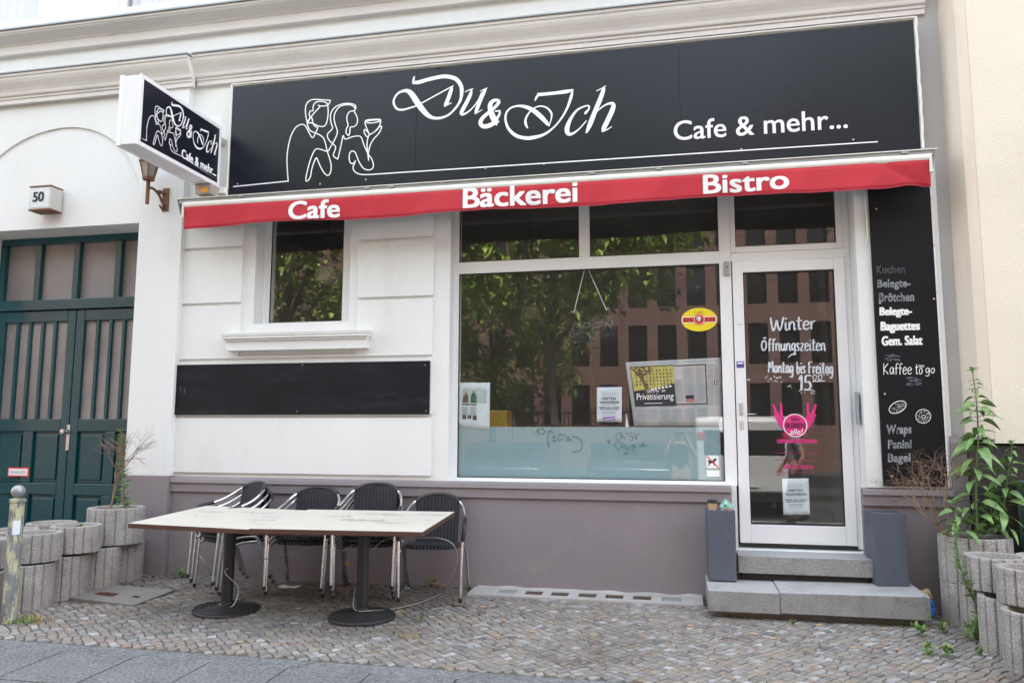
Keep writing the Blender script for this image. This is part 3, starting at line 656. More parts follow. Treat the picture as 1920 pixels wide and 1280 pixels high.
# upper windows, seen only at their feet
for (a, b, c, d) in upW:
    fm = MB(); y0, y1 = .02, .09
    fm.box(a, a + .07, y0, y1, c, d); fm.box(b - .07, b, y0, y1, c, d); fm.box(a + .07, b - .07, y0, y1, c, c + .08); fm.box(a + .07, b - .07, y0, y1, d - .08, d)
    mid = (a + b) / 2; fm.box(mid - .06, mid + .06, y0 - .004, y1, c + .08, d - .08)
    fo = fm.build('upper_window', MT['pvc'], bld, bevel=.004)
    for p, q in ((a + .07, mid - .06), (mid + .06, b - .07)):
        g = MB(); g.quad((p, .06, c + .08), (q, .06, c + .08), (q, .06, d - .08), (p, .06, d - .08)); g.build('pane', MT['glass'], fo)
    g = MB(); g.grid(lambda s, t: Vector((a + .07 + (b - a - .14) * s, .14 + .02 * math.sin(s * 60), c + (d - c) * t)), 60, 1); g.build('curtain', MT['curtain'], fo, smooth=True)

# green gate
gy = .26
gt = MB()
gb0, gb1 = gateX0, -5.02
zT = gateZ1; zS = Z(120, 570, gy)          # transom bar
def gx(u, v): return X(u, v, gy)
gt.box(gb0, gb1, gy - .02, gy + .06, zT - .075, zT); gt.box(gb0, gb1, gy - .03, gy + .06, zS - .06, zS + .05)
bars = [gx(73, 510), gx(145, 505), gx(230, 500)]
step_ = bars[1] - bars[0]
bx = bars[1]
barx = [bx - step_ * 1.95, bx - step_, bx, bx + step_ * 1.06]
for x in barx: gt.box(x - .035, x + .035, gy - .02, gy + .06, zS + .05, zT - .075)
gate = gt.build('gate', MT['gate'], bld, bevel=.006)
gp = MB(); gp.quad((gb0, gy + .03, zS), (gb1, gy + .03, zS), (gb1, gy + .03, zT), (gb0, gy + .03, zT)); gp.build('transom_pane', MT['gateglass'], gate)
mid = gx(136, 700)
zm = Z(100, 785, gy)                        # bottom of the glazed part
def leaf_door(x0, x1, npan, nm):
    l = MB(); y0, y1 = gy, gy + .05; zt = zS - .065
    l.box(x0, x0 + .10, y0, y1, 0.02, zt); l.box(x1 - .10, x1, y0, y1, 0.02, zt); l.box(x0 + .10, x1 - .10, y0, y1, zt - .12, zt); l.box(x0 + .10, x1 - .10, y0, y1, zm - .13, zm); l.box(x0 + .10, x1 - .10, y0, y1, 0.02, .22)
    wgl = (x1 - x0 - .20) / npan
    for k in range(1, npan): l.box(x0 + .10 + wgl * k - .02, x0 + .10 + wgl * k + .02, y0 + .005, y1, zm, zt - .12)
    zr = zm - .13; rows = ((.22, .72), (.84, zr))
    l.box(x0 + .10, x1 - .10, y0, y1, .72, .84)
    xm = (x0 + x1) / 2; l.box(xm - .06, xm + .06, y0, y1, .22, .72); l.box(xm - .06, xm + .06, y0, y1, .84, zr)
    for a, b in ((x0 + .10, xm - .06), (xm + .06, x1 - .10)):
        for c, d in ((.22, .72), (.84, zr)):
            l.box(a, b, y0 + .03, y1, c, d)
            l.box(a + .035, b - .035, y0 + .014, y0 + .03, c + .035, d - .035)
    o = l.build(nm, MT['gate'], bld, bevel=.007)
    g = MB(); g.quad((x0 + .1, gy + .032, zm), (x1 - .1, gy + .032, zm), (x1 - .1, gy + .032, zt - .12), (x0 + .1, gy + .032, zt - .12)); g.build('leaf_pane', MT['gateglass'], o)
    return o
lw = .98
ll = leaf_door(mid - lw, mid - .004, 5, 'gate_leaf'); lr = leaf_door(mid + .004, mid + lw, 5, 'gate_leaf')
h = MB(); hx, hz = gx(128, 820), Z(128, 820, gy)
h.box(hx - .02, hx + .02, gy - .008, gy + .001, hz - .13, hz + .13); h.lathe([(.026, 0), (.03, .01), (.026, .03), (.0, .034)], 0, 0, 0, 20)
for v in h.bm.verts:
    if abs(v.co.x) < .05 and abs(v.co.y) < .05 and abs(v.co.z) < .06: v.co = Vector((hx - .03 + v.co.x, gy - .01 - v.co.z - .02, hz + .06 + v.co.y))
h.tube([(hx - .03, gy - .03, hz + .06), (hx - .02, gy, hz + .06)], .012)
h.build('handle', MT['steel'], ll, bevel=.002)

# small window
m = MB(); fy0, fy1 = GY - .03, GY + .04
fo_, fi = .0, .052
a, b, c, d = sH0 + .001, sH1 - .001, sZ0, 3.5
m.box(a, a + .028, fy0, fy1, c, d); m.box(b - .038, b, fy0, fy1, c, d); m.box(a + .028, b - .038, fy0, fy1, c, c + .028)
a2, b2, c2 = X(507, 560, GY), X(643, 560, GY), Z(570, 604, GY)
m.box(a + .028, a2, fy0 + .012, fy1, c + .028, d); m.box(b2, b - .038, fy0 + .012, fy1, c + .028, d); m.box(a2, b2, fy0 + .012, fy1, c + .028, c2); 
win = m.build('small_window', MT['pvc'], bld, bevel=.003)
m = MB(); m.quad((a2, GY, c2), (b2, GY, c2), (b2, GY, d), (a2, GY, d)); m.build('pane', MT['glass'], win)
gk = MB()
for p, q in (((a2, c2), (a2, d)), ((b2, c2), (b2, d)), ((a2, c2), (b2, c2))):
    if p[0] == q[0]: s_ = 1 if p[0] == a2 else -1; gk.box(min(p[0], p[0] + .007 * s_), max(p[0], p[0] + .007 * s_), GY - .014, GY - .002, p[1], q[1])
    else: gk.box(p[0] + .007, q[0] - .007, GY - .014, GY - .002, p[1], p[1] + .007)
gk.build('gasket', MT['black'], win)

# shop window and door
pL, pR, pB, pT = X(860, 700, GY), X(1354, 700, GY), Z(1100, 898, GY), Z(1100, 505, GY)
uB, uT = Z(1100, 483, GY), 3.6
mx0, mx1 = X(1086, 430, GY), X(1106, 430, GY)
rx1 = X(1379, 760, GY) - .004
m = MB()
m.box(shX0, pL, fy0, fy1, shZ0, shZ1); m.box(pR, rx1, fy0, fy1, shZ0, shZ1); m.box(pL, pR, fy0 + .002, fy1, shZ0, pB); m.box(pL, pR, fy0 + .002, fy1, pT, uB); m.box(mx0, mx1, fy0 + .004, fy1, uB, shZ1)
m.box(shX0 + .02, pl1 - .03, fy0 - .03, fy0 + .002, shZ0 - .0, shZ0 + .018)
shop = m.build('shop_window', MT['pvc'], bld, bevel=.004)
for a, b, c, d in ((pL, pR, pB, pT), (pL, mx0, uB, uT), (mx1, pR, uB, uT)):
    m = MB(); m.quad((a, GY, c), (b, GY, c), (b, GY, d), (a, GY, d)); m.build('pane', MT['glass'], shop)
gk = MB()
for a, b, c, d in ((pL, pR, pB, pT), (pL, mx0, uB, uT), (mx1, pR, uB, uT)):
    gk.box(a, a + .007, GY - .014, GY - .002, c, d); gk.box(b - .007, b, GY - .014, GY - .002, c, d); gk.box(a + .007, b - .007, GY - .014, GY - .002, c, c + .007); gk.box(a + .007, b - .007, GY - .014, GY - .002, d - .009, d)
gk.build('gasket', MT['black'], shop)
zf = Z(1000, 800, GY)
m = MB(); m.quad((pL + .004, GY + .006, pB), (pR - .03, GY + .006, pB), (pR - .03, GY + .006, zf), (pL + .004, GY + .006, zf)); m.build('frosted_film', MT['film'], shop)
sc1 = MB(); c3 = crop(850, 690, 1920 / 330, GY - .004)
for pl in ([(900, 700), (930, 660), (980, 665), (1000, 700), (960, 720)], [(930, 670), (935, 730)], [(1020, 690), (1060, 680), (1080, 710)], [(1050, 690), (1030, 760), (1040, 860)], [(1075, 760), (1110, 740), (1090, 800), (1130, 780)],
           [(1150, 720), (1145, 780), (1200, 775)], [(1150, 720), (1225, 730)], [(1215, 760), (1260, 750), (1230, 800)], [(1260, 800), (1275, 770), (1290, 800)], [(1290, 740), (1370, 760), (1405, 820), (1390, 890), (1330, 912), (1300, 905)], [(1060, 640), (1110, 560), (1140, 570), (1190, 630)]):
    sc1.ribbon(crs(pl, 5), c3, 6)
c4 = crop(1100, 780, 1920 / 280, GY - .004)
for pl in ([(440, 205), (400, 215), (375, 260), (395, 300), (430, 290), (440, 210), (465, 290)], [(455, 250), (480, 260), (490, 305)], [(500, 215), (540, 230), (580, 205)], [(545, 260), (590, 255), (590, 300), (550, 320)], [(610, 220), (630, 290)], [(640, 300), (650, 230), (690, 240)],
           [(440, 330), (385, 325), (360, 370), (400, 415), (450, 390), (440, 330), (455, 400)], [(480, 330), (475, 420)], [(478, 390), (510, 380), (500, 430)], [(520, 390), (530, 440), (560, 380)], [(600, 370), (570, 380), (590, 400), (605, 370), (600, 450), (560, 470)], [(630, 350), (620, 395), (650, 390)], [(670, 345), (690, 395)], [(700, 350), (740, 385)], [(740, 320), (710, 400)], [(690, 370), (790, 372)],
           [(260, 300), (300, 355)], [(305, 290), (275, 350)], [(255, 325), (310, 320)], [(390, 430), (420, 445)], [(480, 470), (540, 468)], [(478, 484), (545, 484)], [(630, 495), (650, 470)]):
    sc1.ribbon(crs(pl, 5), c4, 5)
sc1.pieces('marker_scribble', MT['scrib'], shop)
# transom light over the door
tl = [X(1367, 410, GY), X(1577, 410, GY), Z(1470, 471, GY), shZ1]
ti = [X(1377, 410, GY), X(1565, 410, GY), Z(1470, 460, GY), uT]
m = MB(); m.box(rx1 + .001, ti[0], fy0 + .006, fy1, tl[2], shZ1); m.box(ti[1], tl[1], fy0 + .006, fy1, tl[2], shZ1); m.box(ti[0], ti[1], fy0 + .006, fy1, tl[2], ti[2])
dL, dR, dB, dT = X(1380, 760, GY), X(1594, 760, GY), Z(1500, 1019, GY), Z(1480, 488, GY)
m.box(rx1 + .001, shX1 - .006, fy0 + .012, fy1, dT + .004, tl[2] - .001); m.box(dR + .004, shX1 - .006, fy0 + .012, fy1, .45, dT + .003); m.box(tl[1] + .0, shX1 - .006, fy0 + .012, fy1, tl[2], shZ1)
trl = m.build('transom_light', MT['pvc'], bld, bevel=.004)
m = MB(); m.quad((ti[0], GY, ti[2]), (ti[1], GY, ti[2]), (ti[1], GY, uT), (ti[0], GY, uT)); m.build('pane', MT['glass'], trl)
gk = MB(); gk.box(ti[0], ti[0] + .007, GY - .014, GY - .002, ti[2], uT); gk.box(ti[1] - .007, ti[1], GY - .014, GY - .002, ti[2], uT); gk.box(ti[0] + .007, ti[1] - .007, GY - .014, GY - .002, ti[2], ti[2] + .007); gk.build('gasket', MT['black'], trl)
qL, qR, qB, qT = X(1400, 760, GY), X(1574, 760, GY), Z(1500, 984, GY), Z(1480, 509, GY)
m = MB(); m.box(dL, qL, fy0 - .008, fy1, dB, dT); m.box(qR, dR, fy0 - .008, fy1, dB, dT); m.box(qL, qR, fy0 - .008, fy1, dB, qB); m.box(qL, qR, fy0 - .008, fy1, qT, dT)
door = m.build('shop_door', MT['pvc'], bld, bevel=.004)
m = MB(); m.quad((qL, GY, qB), (qR, GY, qB), (qR, GY, qT), (qL, GY, qT)); m.build('pane', MT['glass'], door)
gk = MB(); gk.box(qL, qL + .007, GY - .02, GY - .002, qB, qT); gk.box(qR - .007, qR, GY - .02, GY - .002, qB, qT); gk.box(qL + .007, qR - .007, GY - .02, GY - .002, qB, qB + .009); gk.box(qL + .007, qR - .007, GY - .02, GY - .002, qT - .009, qT)
gk.box(dL - .003, dR + .003, fy0, fy1, dB - .03, dB - .002)
gk.build('gasket', MT['black'], door)
hy = fy0 - .012
m = MB()
for v0, v1 in ((755, 778), (788, 805)):
    m.box(X(1386, 770, hy), X(1394, 770, hy), hy, hy + .005, Z(1390, v1, hy), Z(1390, v0, hy))
hx = X(1390, 768, hy); m.tube([(hx, hy, Z(1390, 757, hy)), (hx, hy - .025, Z(1390, 759, hy)), (hx, hy - .025, Z(1390, 774, hy)), (hx, hy, Z(1390, 776, hy))], .006)
m.lathe([(.008, 0), (.008, .006)], X(1390, 793, hy), 0, 0, 12)
m.bm.verts.ensure_lookup_table()
for v in m.bm.verts[-24:]: v.co = Vector((v.co.x, hy - .002 - v.co.z, Z(1390, 793, hy) + v.co.y))
m.build('door_handle', MT['steel'], door, bevel=.0015)
m = MB(); hz = Z(1410, 776, GY); m.tube([(X(1398, 776, GY), GY + .05, hz), (X(1418, 776, GY), GY + .05, hz)], .006); m.lathe([(0, -.012), (.012, 0), (0, .012)], X(1419, 776, GY), GY + .05, hz, 12, cap=False)
m.box(X(1397, 710, GY), X(1407, 710, GY), GY + .03, GY + .04, Z(1400, 713, GY), Z(1400, 709, GY)); m.pieces('inner_handle', MT['steel'], door)
# lock box and small marks on the frame beside the door
m = MB(); ly = fy0 - .02; m.box(X(1357, 500, ly), X(1368, 500, ly), ly, fy0, Z(1362, 516, ly), Z(1362, 490, ly)); m.build('lock_case', MT['grey'], shop, bevel=.003)
m = MB(); m.disc(ony(ly - .001), X(1363, 500, ly), Z(1363, 501, ly), .006, .009, 14); m.build('keyhole', MT['black'], shop)
m = MB(); m.box(X(1381, 683, hy), X(1395, 683, hy), fy0 - .0105, fy0 - .008, Z(1388, 689, hy), Z(1388, 677, hy)); m.build('small_label', MT['purple'], door)
m = MB(); m.box(X(1383, 681, hy), X(1393, 681, hy), fy0 - .012, fy0 - .0108, Z(1388, 682, hy), Z(1388, 679, hy)); m.build('label_text', MT['white'], door)
m = MB()
for u in (1384, 1387.5, 1391): m.disc(ony(fy0 - .0095), X(u, 608, hy), Z(u, 608, hy), .004, .004, 10)
m.build('vent_hole', MT['ink'], door)
# hand lettering on the door glass
mp = lambda u, v: at(u, v, GY - .004)
m = MB()
hand(m, 'Winter', 1444, 1530, 620, 25, mp, 2.0, -.04, 1.6); hand(m, 'O"ffnungszeiten', 1427, 1548, 657, 22, mp, 1.6, -.0, 1.3); hand(m, 'Montag bis Freitag', 1440, 1562, 698, 21, mp, 1.7, .02, 1.3); hand(m, '15', 1497, 1522, 731, 27, mp, 2.4, 0, 1.6); hand(m, 'oo', 1523, 1543, 712, 16, mp, 1.8)
m.ribbon([(1523, 715), (1546, 714)], mp, 2)
m.ribbon(crs([(1478, 670), (1485, 664), (1493, 664)], 4), mp, 2)
m.build('chalk_lettering', MT['chalk'], door)
m = MB()
r2 = random.Random(5)
for u0, u1, v0, v1, n in ((1432, 1465, 706, 716, 16), (1474, 1486, 721, 726, 4), (1497, 1526, 728, 738, 12), (1480, 1500, 697, 701, 6), (1540, 1556, 700, 705, 6)):
    for k in range(n):
        u, v = r2.uniform(u0, u1), r2.uniform(v0, v1); m.ribbon([(u, v), (u + r2.uniform(1, 4), v + r2.uniform(-2, 2))], mp, r2.uniform(.8, 2))
m.pieces('chalk_residue', MT['chalk'], door)
# the dim cafe room behind the glass
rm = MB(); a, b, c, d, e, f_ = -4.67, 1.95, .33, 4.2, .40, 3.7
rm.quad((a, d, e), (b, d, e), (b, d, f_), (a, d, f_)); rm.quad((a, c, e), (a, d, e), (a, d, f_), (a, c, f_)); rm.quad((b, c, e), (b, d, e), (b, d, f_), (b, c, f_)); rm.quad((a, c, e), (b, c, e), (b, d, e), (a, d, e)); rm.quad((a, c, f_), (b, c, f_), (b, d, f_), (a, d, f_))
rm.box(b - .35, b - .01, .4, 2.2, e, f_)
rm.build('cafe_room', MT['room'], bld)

# ------------------------------------------------------------------ neighbour house on the right
nb = thing('neighbour_house', 'cream roughcast house standing forward of the cafe, at the right edge', 'building', (4, 0, 0))
NY = -.27
nx0 = X(1838, 620, NY)
m = MB(); m.box(nx0 + .05, 16, NY, 1.0, 1.30, 12.4); m.build('wall', MT['cream'], nb)
m = MB()
pts = [(2.155, .3), (2.155, NY + .20), (nx0 - .045, NY + .05), (nx0 - .03, NY + .012), (nx0 + .0, NY + .002), (nx0 + .049, NY + .002), (nx0 + .049, .3)]
m.hexa([Vector((x, y, 1.33)) for x, y in pts], [Vector((x, y, 12.4)) for x, y in pts]); m.build('corner_return', MT['creams'], nb, smooth=True, ang=50)
m = MB(); m.box(2.165, 16, NY + .03, 1.0, 0, 1.285); m.build('plinth', MT['darkplinth'], nb)
m = MB(); m.box(2.165, 16, 6, 6.2, 0, 12.4); m.box(2.165, 16, 1.01, 6, 12.2, 12.4); m.build('rear_shell', MT['creams'], nb)

# ------------------------------------------------------------------ signs
SY = -.165
def couple(mb, mp, w):                                         # the line drawing of the couple, in crop units
    A = [(-336, 1227), (215, 1172)]
    mb.ribbon(A, mp, w)
    mb.ribbon(crs([(216, 1176), (208, 1080), (203, 960), (212, 850), (240, 730), (280, 650), (320, 615), (360, 605), (388, 622), (405, 650), (430, 700)], 5), mp, w)
    for pl in ([(430, 700), (460, 738), (490, 690), (512, 637)], [(512, 637), (478, 620), (462, 585), (455, 548), (440, 540), (420, 570), (412, 585)], [(405, 578), (420, 590), (450, 590), (480, 605), (530, 625), (570, 625), (595, 600), (610, 540), (615, 470), (608, 405), (590, 385), (550, 375), (510, 378), (480, 395), (465, 430), (463, 468), (440, 470), (428, 490), (428, 520), (440, 540)],
               [(408, 578), (440, 535), (490, 475), (532, 430), (514, 414), (540, 422), (590, 420), (622, 402), (640, 366)], [(640, 366), (560, 360), (470, 357), (430, 370), (400, 400), (388, 450), (392, 520), (405, 580), (412, 620), (435, 665), (480, 690), (530, 710), (570, 745), (590, 800), (605, 870), (625, 930), (645, 1010), (640, 1080), (615, 1115), (580, 1095), (540, 1030), (510, 960), (498, 940), (475, 980), (450, 1060), (440, 1120), (415, 1165), (395, 1170), (395, 1130), (415, 1040), (445, 940), (480, 865), (510, 850), (550, 858), (590, 872), (615, 872), (640, 830), (680, 760), (705, 700), (705, 660), (685, 600), (675, 540), (690, 480), (730, 430), (790, 410), (840, 412), (875, 430), (885, 460), (870, 470), (830, 480), (805, 520), (805, 570), (815, 610), (800, 650), (795, 690), (820, 720)],
               [(820, 720), (832, 690), (838, 635), (870, 630), (900, 605), (910, 560), (895, 510), (878, 478), (893, 440), (880, 410), (830, 398), (770, 400), (700, 425), (655, 470), (638, 530), (645, 590), (660, 640), (640, 670), (612, 700), (612, 740), (640, 780), (680, 815), (690, 845), (670, 900), (672, 925), (712, 955)], [(712, 955), (730, 880), (748, 800), (760, 740), (768, 715)], [(768, 715), (778, 745), (800, 752), (860, 730), (920, 722), (950, 740), (970, 800), (1000, 870), (1020, 910), (1045, 940), (1068, 1000), (1060, 1045), (1020, 1062), (970, 1045), (930, 990), (905, 930), (885, 885), (850, 873), (828, 910), (830, 970), (850, 998), (880, 985), (890, 965)],
               [(890, 965), (878, 1000), (865, 1035), (880, 1075), (930, 1103), (1010, 1108), (1200, 1096)], [(1022, 970), (1018, 900), (1035, 820), (1070, 755), (1120, 700), (1152, 635), (1132, 628), (1100, 665), (1050, 700), (1030, 704), (1000, 640), (985, 590), (1000, 565), (1060, 558), (1130, 557), (1142, 575), (1125, 630), (1085, 675)],
               [(1000, 590), (1060, 592), (1140, 572), (1100, 562), (1005, 574), (990, 588)], [(1030, 705), (1000, 670), (980, 658), (978, 690), (1005, 730), (1030, 708)], [(1022, 970), (1010, 880), (1005, 800), (1015, 740), (1030, 705)]):
        mb.ribbon(crs(pl, 5), mp, w)
def base_line(mb, mp, w, end=(6110, 780)): mb.ribbon([(1200, 1096), end], mp, w)
def du_ich(mb, mp, k=1.0):                                     # the calligraphy, in its own crop units
    S = [[(228, 93, 7), (222, 118, 16), (213, 148, 5)], [(213, 140, 22), (260, 138, 28), (330, 118, 27), (420, 98, 28), (480, 96, 29), (540, 115, 31), (575, 160, 30), (583, 210, 27), (570, 280, 19), (530, 340, 15), (480, 385, 15), (420, 406, 19), (370, 405, 23), (330, 386, 33), (290, 345, 41), (250, 290, 45), (210, 230, 41), (180, 205, 31), (150, 203, 21), (110, 218, 15), (80, 255, 15), (73, 295, 17), (95, 335, 16), (135, 345, 15), (190, 332, 12), (250, 312, 10), (300, 285, 9), (400, 230, 9), (470, 192, 9), (522, 163, 6)],
         [(514, 165, 5), (503, 200, 26), (482, 260, 28), (464, 303, 27), (451, 320, 5)], [(453, 319, 8), (480, 305, 9), (508, 292, 5)],
         [(606, 213, 5), (635, 198, 8), (670, 187, 6)], [(657, 190, 6), (650, 225, 24), (620, 290, 28), (588, 348, 28), (580, 374, 22), (600, 378, 15), (650, 345, 10), (700, 285, 9), (735, 215, 12)], [(720, 206, 5), (775, 181, 7)], [(768, 182, 7), (752, 210, 24), (725, 270, 26), (697, 340, 26), (682, 376, 8)], [(684, 374, 9), (738, 345, 5)],
         [(868, 350, 10), (868, 372, 16), (855, 398, 19), (825, 442, 31), (780, 466, 33), (742, 468, 31), (724, 445, 31), (737, 410, 28), (780, 370, 25), (833, 325, 23), (861, 290, 23), (852, 274, 23), (820, 278, 25), (798, 305, 33), (798, 345, 36), (815, 395, 44), (835, 430, 42), (845, 462, 9)], [(832, 356, 9), (873, 352, 12)], [(835, 452, 14), (865, 430, 9)],
         [(1132, 278, 7), (1146, 248, 18), (1160, 232, 10)], [(1150, 232, 26), (1200, 228, 24), (1280, 220, 24), (1370, 208, 27), (1422, 194, 8)], [(1414, 205, 12), (1403, 250, 21), (1375, 330, 17), (1330, 410, 13), (1270, 480, 13), (1200, 530, 19), (1120, 553, 27), (1060, 557, 26), (990, 538, 26), (937, 490, 21), (913, 430, 17), (916, 375, 15), (946, 335, 13), (1000, 317, 15), (1060, 323, 25), (1120, 350, 33), (1180, 400, 35), (1228, 452, 24), (1242, 468, 4)],
         [(1079, 484, 8), (1064, 455, 19), (1062, 420, 17), (1080, 380, 13), (1120, 337, 9), (1170, 318, 10), (1220, 330, 13), (1253, 365, 15), (1257, 400, 11), (1241, 462, 5)],
         [(1507, 380, 5), (1512, 368, 18), (1534, 343, 13), (1538, 318, 11), (1510, 318, 11), (1450, 347, 15), (1402, 410, 23), (1374, 480, 35), (1380, 522, 31), (1412, 525, 18), (1460, 492, 10), (1508, 440, 8), (1519, 424, 4)],
         [(1592, 205, 6), (1640, 182, 8), (1664, 165, 5)], [(1652, 170, 10), (1645, 200, 27), (1620, 270, 33), (1582, 360, 33), (1547, 450, 35), (1522, 508, 18), (1512, 520, 4)], [(1585, 372, 6), (1640, 322, 10), (1692, 298, 17), (1720, 305, 28), (1714, 345, 36), (1680, 420, 35), (1650, 480, 33), (1636, 512, 8)], [(1640, 508, 11), (1680, 490, 8), (1710, 470, 5)]]
    for s in S: mb.ribbon(crs([(a, b, max(c, 4) * k) for a, b, c in s], 6), mp)
sb = thing('main_sign', 'long black signboard above the red awning with white couple drawing and lettering', 'sign', (-1.15, SY, 4.25))
q = [(437, 163), (1708, 37), (1730, 276), (427, 364)]
sx0 = (X(437, 163, SY) + X(428, 358, SY)) / 2; sx1 = (X(1708, 37, SY) + X(1731, 271, SY)) / 2; sz1 = (Z(437, 163, SY) + Z(1708, 37, SY)) / 2; sz0 = (Z(428, 360, SY) + Z(1730, 272, SY)) / 2 - .03
m = MB()
j1, j2 = X(780, 250, SY), X(1275, 200, SY)
for a, b in ((sx0, j1 - .0012), (j1 + .0012, j2 - .0012), (j2 + .0012, sx1)): m.box(a, b, SY, SY + .02, sz0, sz1)
m.box(sx0 + .02, sx1 - .02, SY + .021, WY + .0, sz0, sz1 - .02)
m.build('board', MT['sign'], sb, bevel=.002)
m = MB()
r3 = random.Random(9)
def edge_path(p, q, n, amp): return [Vector(p).lerp(Vector(q), k / n) + Vector((r3.uniform(-amp, amp), 0, r3.uniform(-amp, amp))) for k in range(n + 1)]
m.tube(edge_path((sx0 - .012, SY - .004, sz0), (sx0 - .012, SY - .004, sz1 + .016), 10, .0015), .009, 6); m.tube(edge_path((sx0 - .012, SY - .004, sz1 + .018), (sx1 + .014, SY - .004, sz1 + .018), 60, .002), .0085, 6); m.tube(edge_path((sx1 + .016, SY - .004, sz1 + .016), (sx1 + .016, SY - .004, sz0), 22, .004), .011, 6)
m.build('edge_trim', MT['tube'], sb, smooth=True)
m = MB(); m.box(sx0 + .005, sx1 - .02, SY - .0015, SY - .0005, sz1 - .018, sz1 - .002)
for k in range(26): 
    x = r3.uniform(sx0, sx1 - .2); m.box(x, x + r3.uniform(.03, .12), SY - .0022, SY - .0016, sz1 - r3.uniform(.022, .03), sz1 - .017)
m.build('peeling_edge', MT['black'], sb)
TY = SY - .0025
m = MB(); couple(m, crop(500, 120, 16 / 3, TY), 10.5); base_line(m, crop(500, 120, 16 / 3, TY), 11); m.build('couple_drawing', MT['white'], sb)
m = MB(); du_ich(m, crop(720, 120, 4, TY)); m.build('script_lettering', MT['white'], sb)
m = MB(); put_text(m, 'Cafe & mehr...', X(1263, 245, TY), X(1589, 225, TY), Z(1430, 252, TY), Z(1500, 209, TY), ony(TY), bold=.012); m.build('lettering', MT['white'], sb)
m = MB()
for u, v in ((445, 345), (600, 345), (686, 337), (910, 316), (1020, 308), (1390, 280), (1600, 262), (1520, 55), (1371, 66), (900, 106), (610, 130)):
    p = at(u, v, SY); m.lathe([(.008, 0), (.006, .003), (0, .0045)], p.x, 0, 0, 10, cap=False)
    m.bm.verts.ensure_lookup_table()
    for vv in m.bm.verts[-30:]: vv.co = Vector((vv.co.x, SY - vv.co.z, p.z + vv.co.y))
m.pieces('screw', MT['steel'], sb)

# projecting light box
bxX = -4.26; yw, yo = -.21, -1.36; bz0, bz1 = 3.695, 4.285; th = .19
ps = thing('projecting_sign', 'white light box with black face and couple drawing, sticking out above the rusty lantern', 'sign', (bxX - th / 2, yw, 4.0))
m = MB(); m.box(bxX - th, bxX, yo, yw, bz0, bz1); m.build('box', pm('white_enamel_box', (0.78, 0.78, 0.77), 0.5, 0.04, 3.0, stain=(0.35, 0.31, 0.26), stain_amt=0.45), ps, bevel=.006)
m = MB()
for x0, x1 in ((bxX - .012, bxX + .006), (bxX - th - .006, bxX - th + .03)):
    m.box(x0, x1, yo - .007, yw + .005, bz0 - .007, bz0 + .028); m.box(x0, x1, yo - .007, yw + .005, bz1 - .028, bz1 + .007); m.box(x0, x1, yo - .007, yo + .03, bz0 + .0285, bz1 - .0285); m.box(x0, x1, yw - .028, yw + .005, bz0 + .0285, bz1 - .0285)
m.build('rim', MT['pvc'], ps, bevel=.002)
m = MB(); m.box(bxX + .001, bxX + .003, yo + .032, yw - .03, bz0 + .03, bz1 - .03); m.box(bxX - th - .003, bxX - th - .001, yo + .032, yw - .03, bz0 + .03, bz1 - .03); m.build('face', MT['sign'], ps)
fl0, fl1 = yo + .03, yw - .03; fz0, fz1 = bz0 + .03, bz1 - .03
def fmap(u, v): # fractional face coordinates
    return Vector((bxX + .0055, fl0 + (fl1 - fl0) * u, fz1 - (fz1 - fz0) * v))
m = MB()
def facepx(u, v): p = atx(u, v, bxX); return ((p.y - fl0) / (fl1 - fl0), (fz1 - p.z) / (fz1 - fz0))
# the drawing keeps its proportions: place by its own box
def cmap(a, b): return fmap(.064 + (a - 212) / 940 * .40, .285 + (b - 350) / 825 * .66)
couple_m = MB((1, 0, 0)); couple(couple_m, lambda a, b: cmap(a, b) if a > 190 else cmap(190 + (a - 190) * .24, 1172), 15)
base_line(couple_m, lambda a, b: cmap(a, b) if a < 1300 else fmap(.985, .955), 15, end=(1400, 1100)); couple_m.build('couple_drawing', MT['white'], ps)
m = MB((1, 0, 0)); du_ich(m, lambda a, b: fmap(.27 + (a - 70) / 1660 * .70, .06 + (b - 90) / 480 * .54), 1.15); m.build('script_lettering', MT['white'], ps)
m = MB(); put_text(m, 'Cafe & mehr...', .49, .98, .90, .745, fmap, bold=.02, nrm=(1, 0, 0)); m.build('lettering', MT['white'], ps)
m = MB(); m.box(bxX - .1, bxX - .04, yw, PY + .0, bz0 + .02, bz0 + .08); m.box(bxX - .1, bxX - .04, yw, WY, bz1 - .12, bz1 - .06); m.box(bxX - .02, bxX + .06, yw + .006, WY, bz0 - .06, bz0 - .0); m.pieces('wall_bracket', MT['tube'], ps, bevel=.003)

# awning
AY = -.43
aw = thing('awning', 'rolled up red awning with white lettering on its valance, below the black sign', 'awning', (-1.3, -.3, 3.5))
ax0, ax1 = X(343, 388, AY), X(1746, 291, AY)
az0 = (Z(343, 388, AY) + Z(1746, 291, AY)) / 2
m = MB(); m.tube([(ax0, AY + .02, az0), (ax1, AY + .02, az0)], .033, 20); m.build('front_rail', MT['tube'], aw, smooth=True)
hf = Z(330, 379, -.36)
hx0, hx1 = X(330, 379, -.36), X(1757, 271, -.36)
hz = (Z(330, 379, -.36) + Z(1757, 271, -.36)) / 2
m = MB()
m.hexa([Vector((hx0, -.37, hz - .008)), Vector((hx1, -.37, hz - .008)), Vector((hx1, WY, hz + .055)), Vector((hx0, WY, hz + .055))], [Vector((hx0, -.37, hz)), Vector((hx1, -.37, hz)), Vector((hx1, WY, hz + .064)), Vector((hx0, WY, hz + .064))])
m.build('hood', MT['tube'], aw, bevel=.001)
m = MB(); m.box(hx0 + .03, hx1 - .03, -.355, -.345, hz - .045, hz - .009)
for u in (455, 690, 735, 1110, 1235, 1397, 1697):
    x = X(u, 300, -.36); m.box(x - .025, x + .025, -.372, -.356, hz - .028, hz - .012)
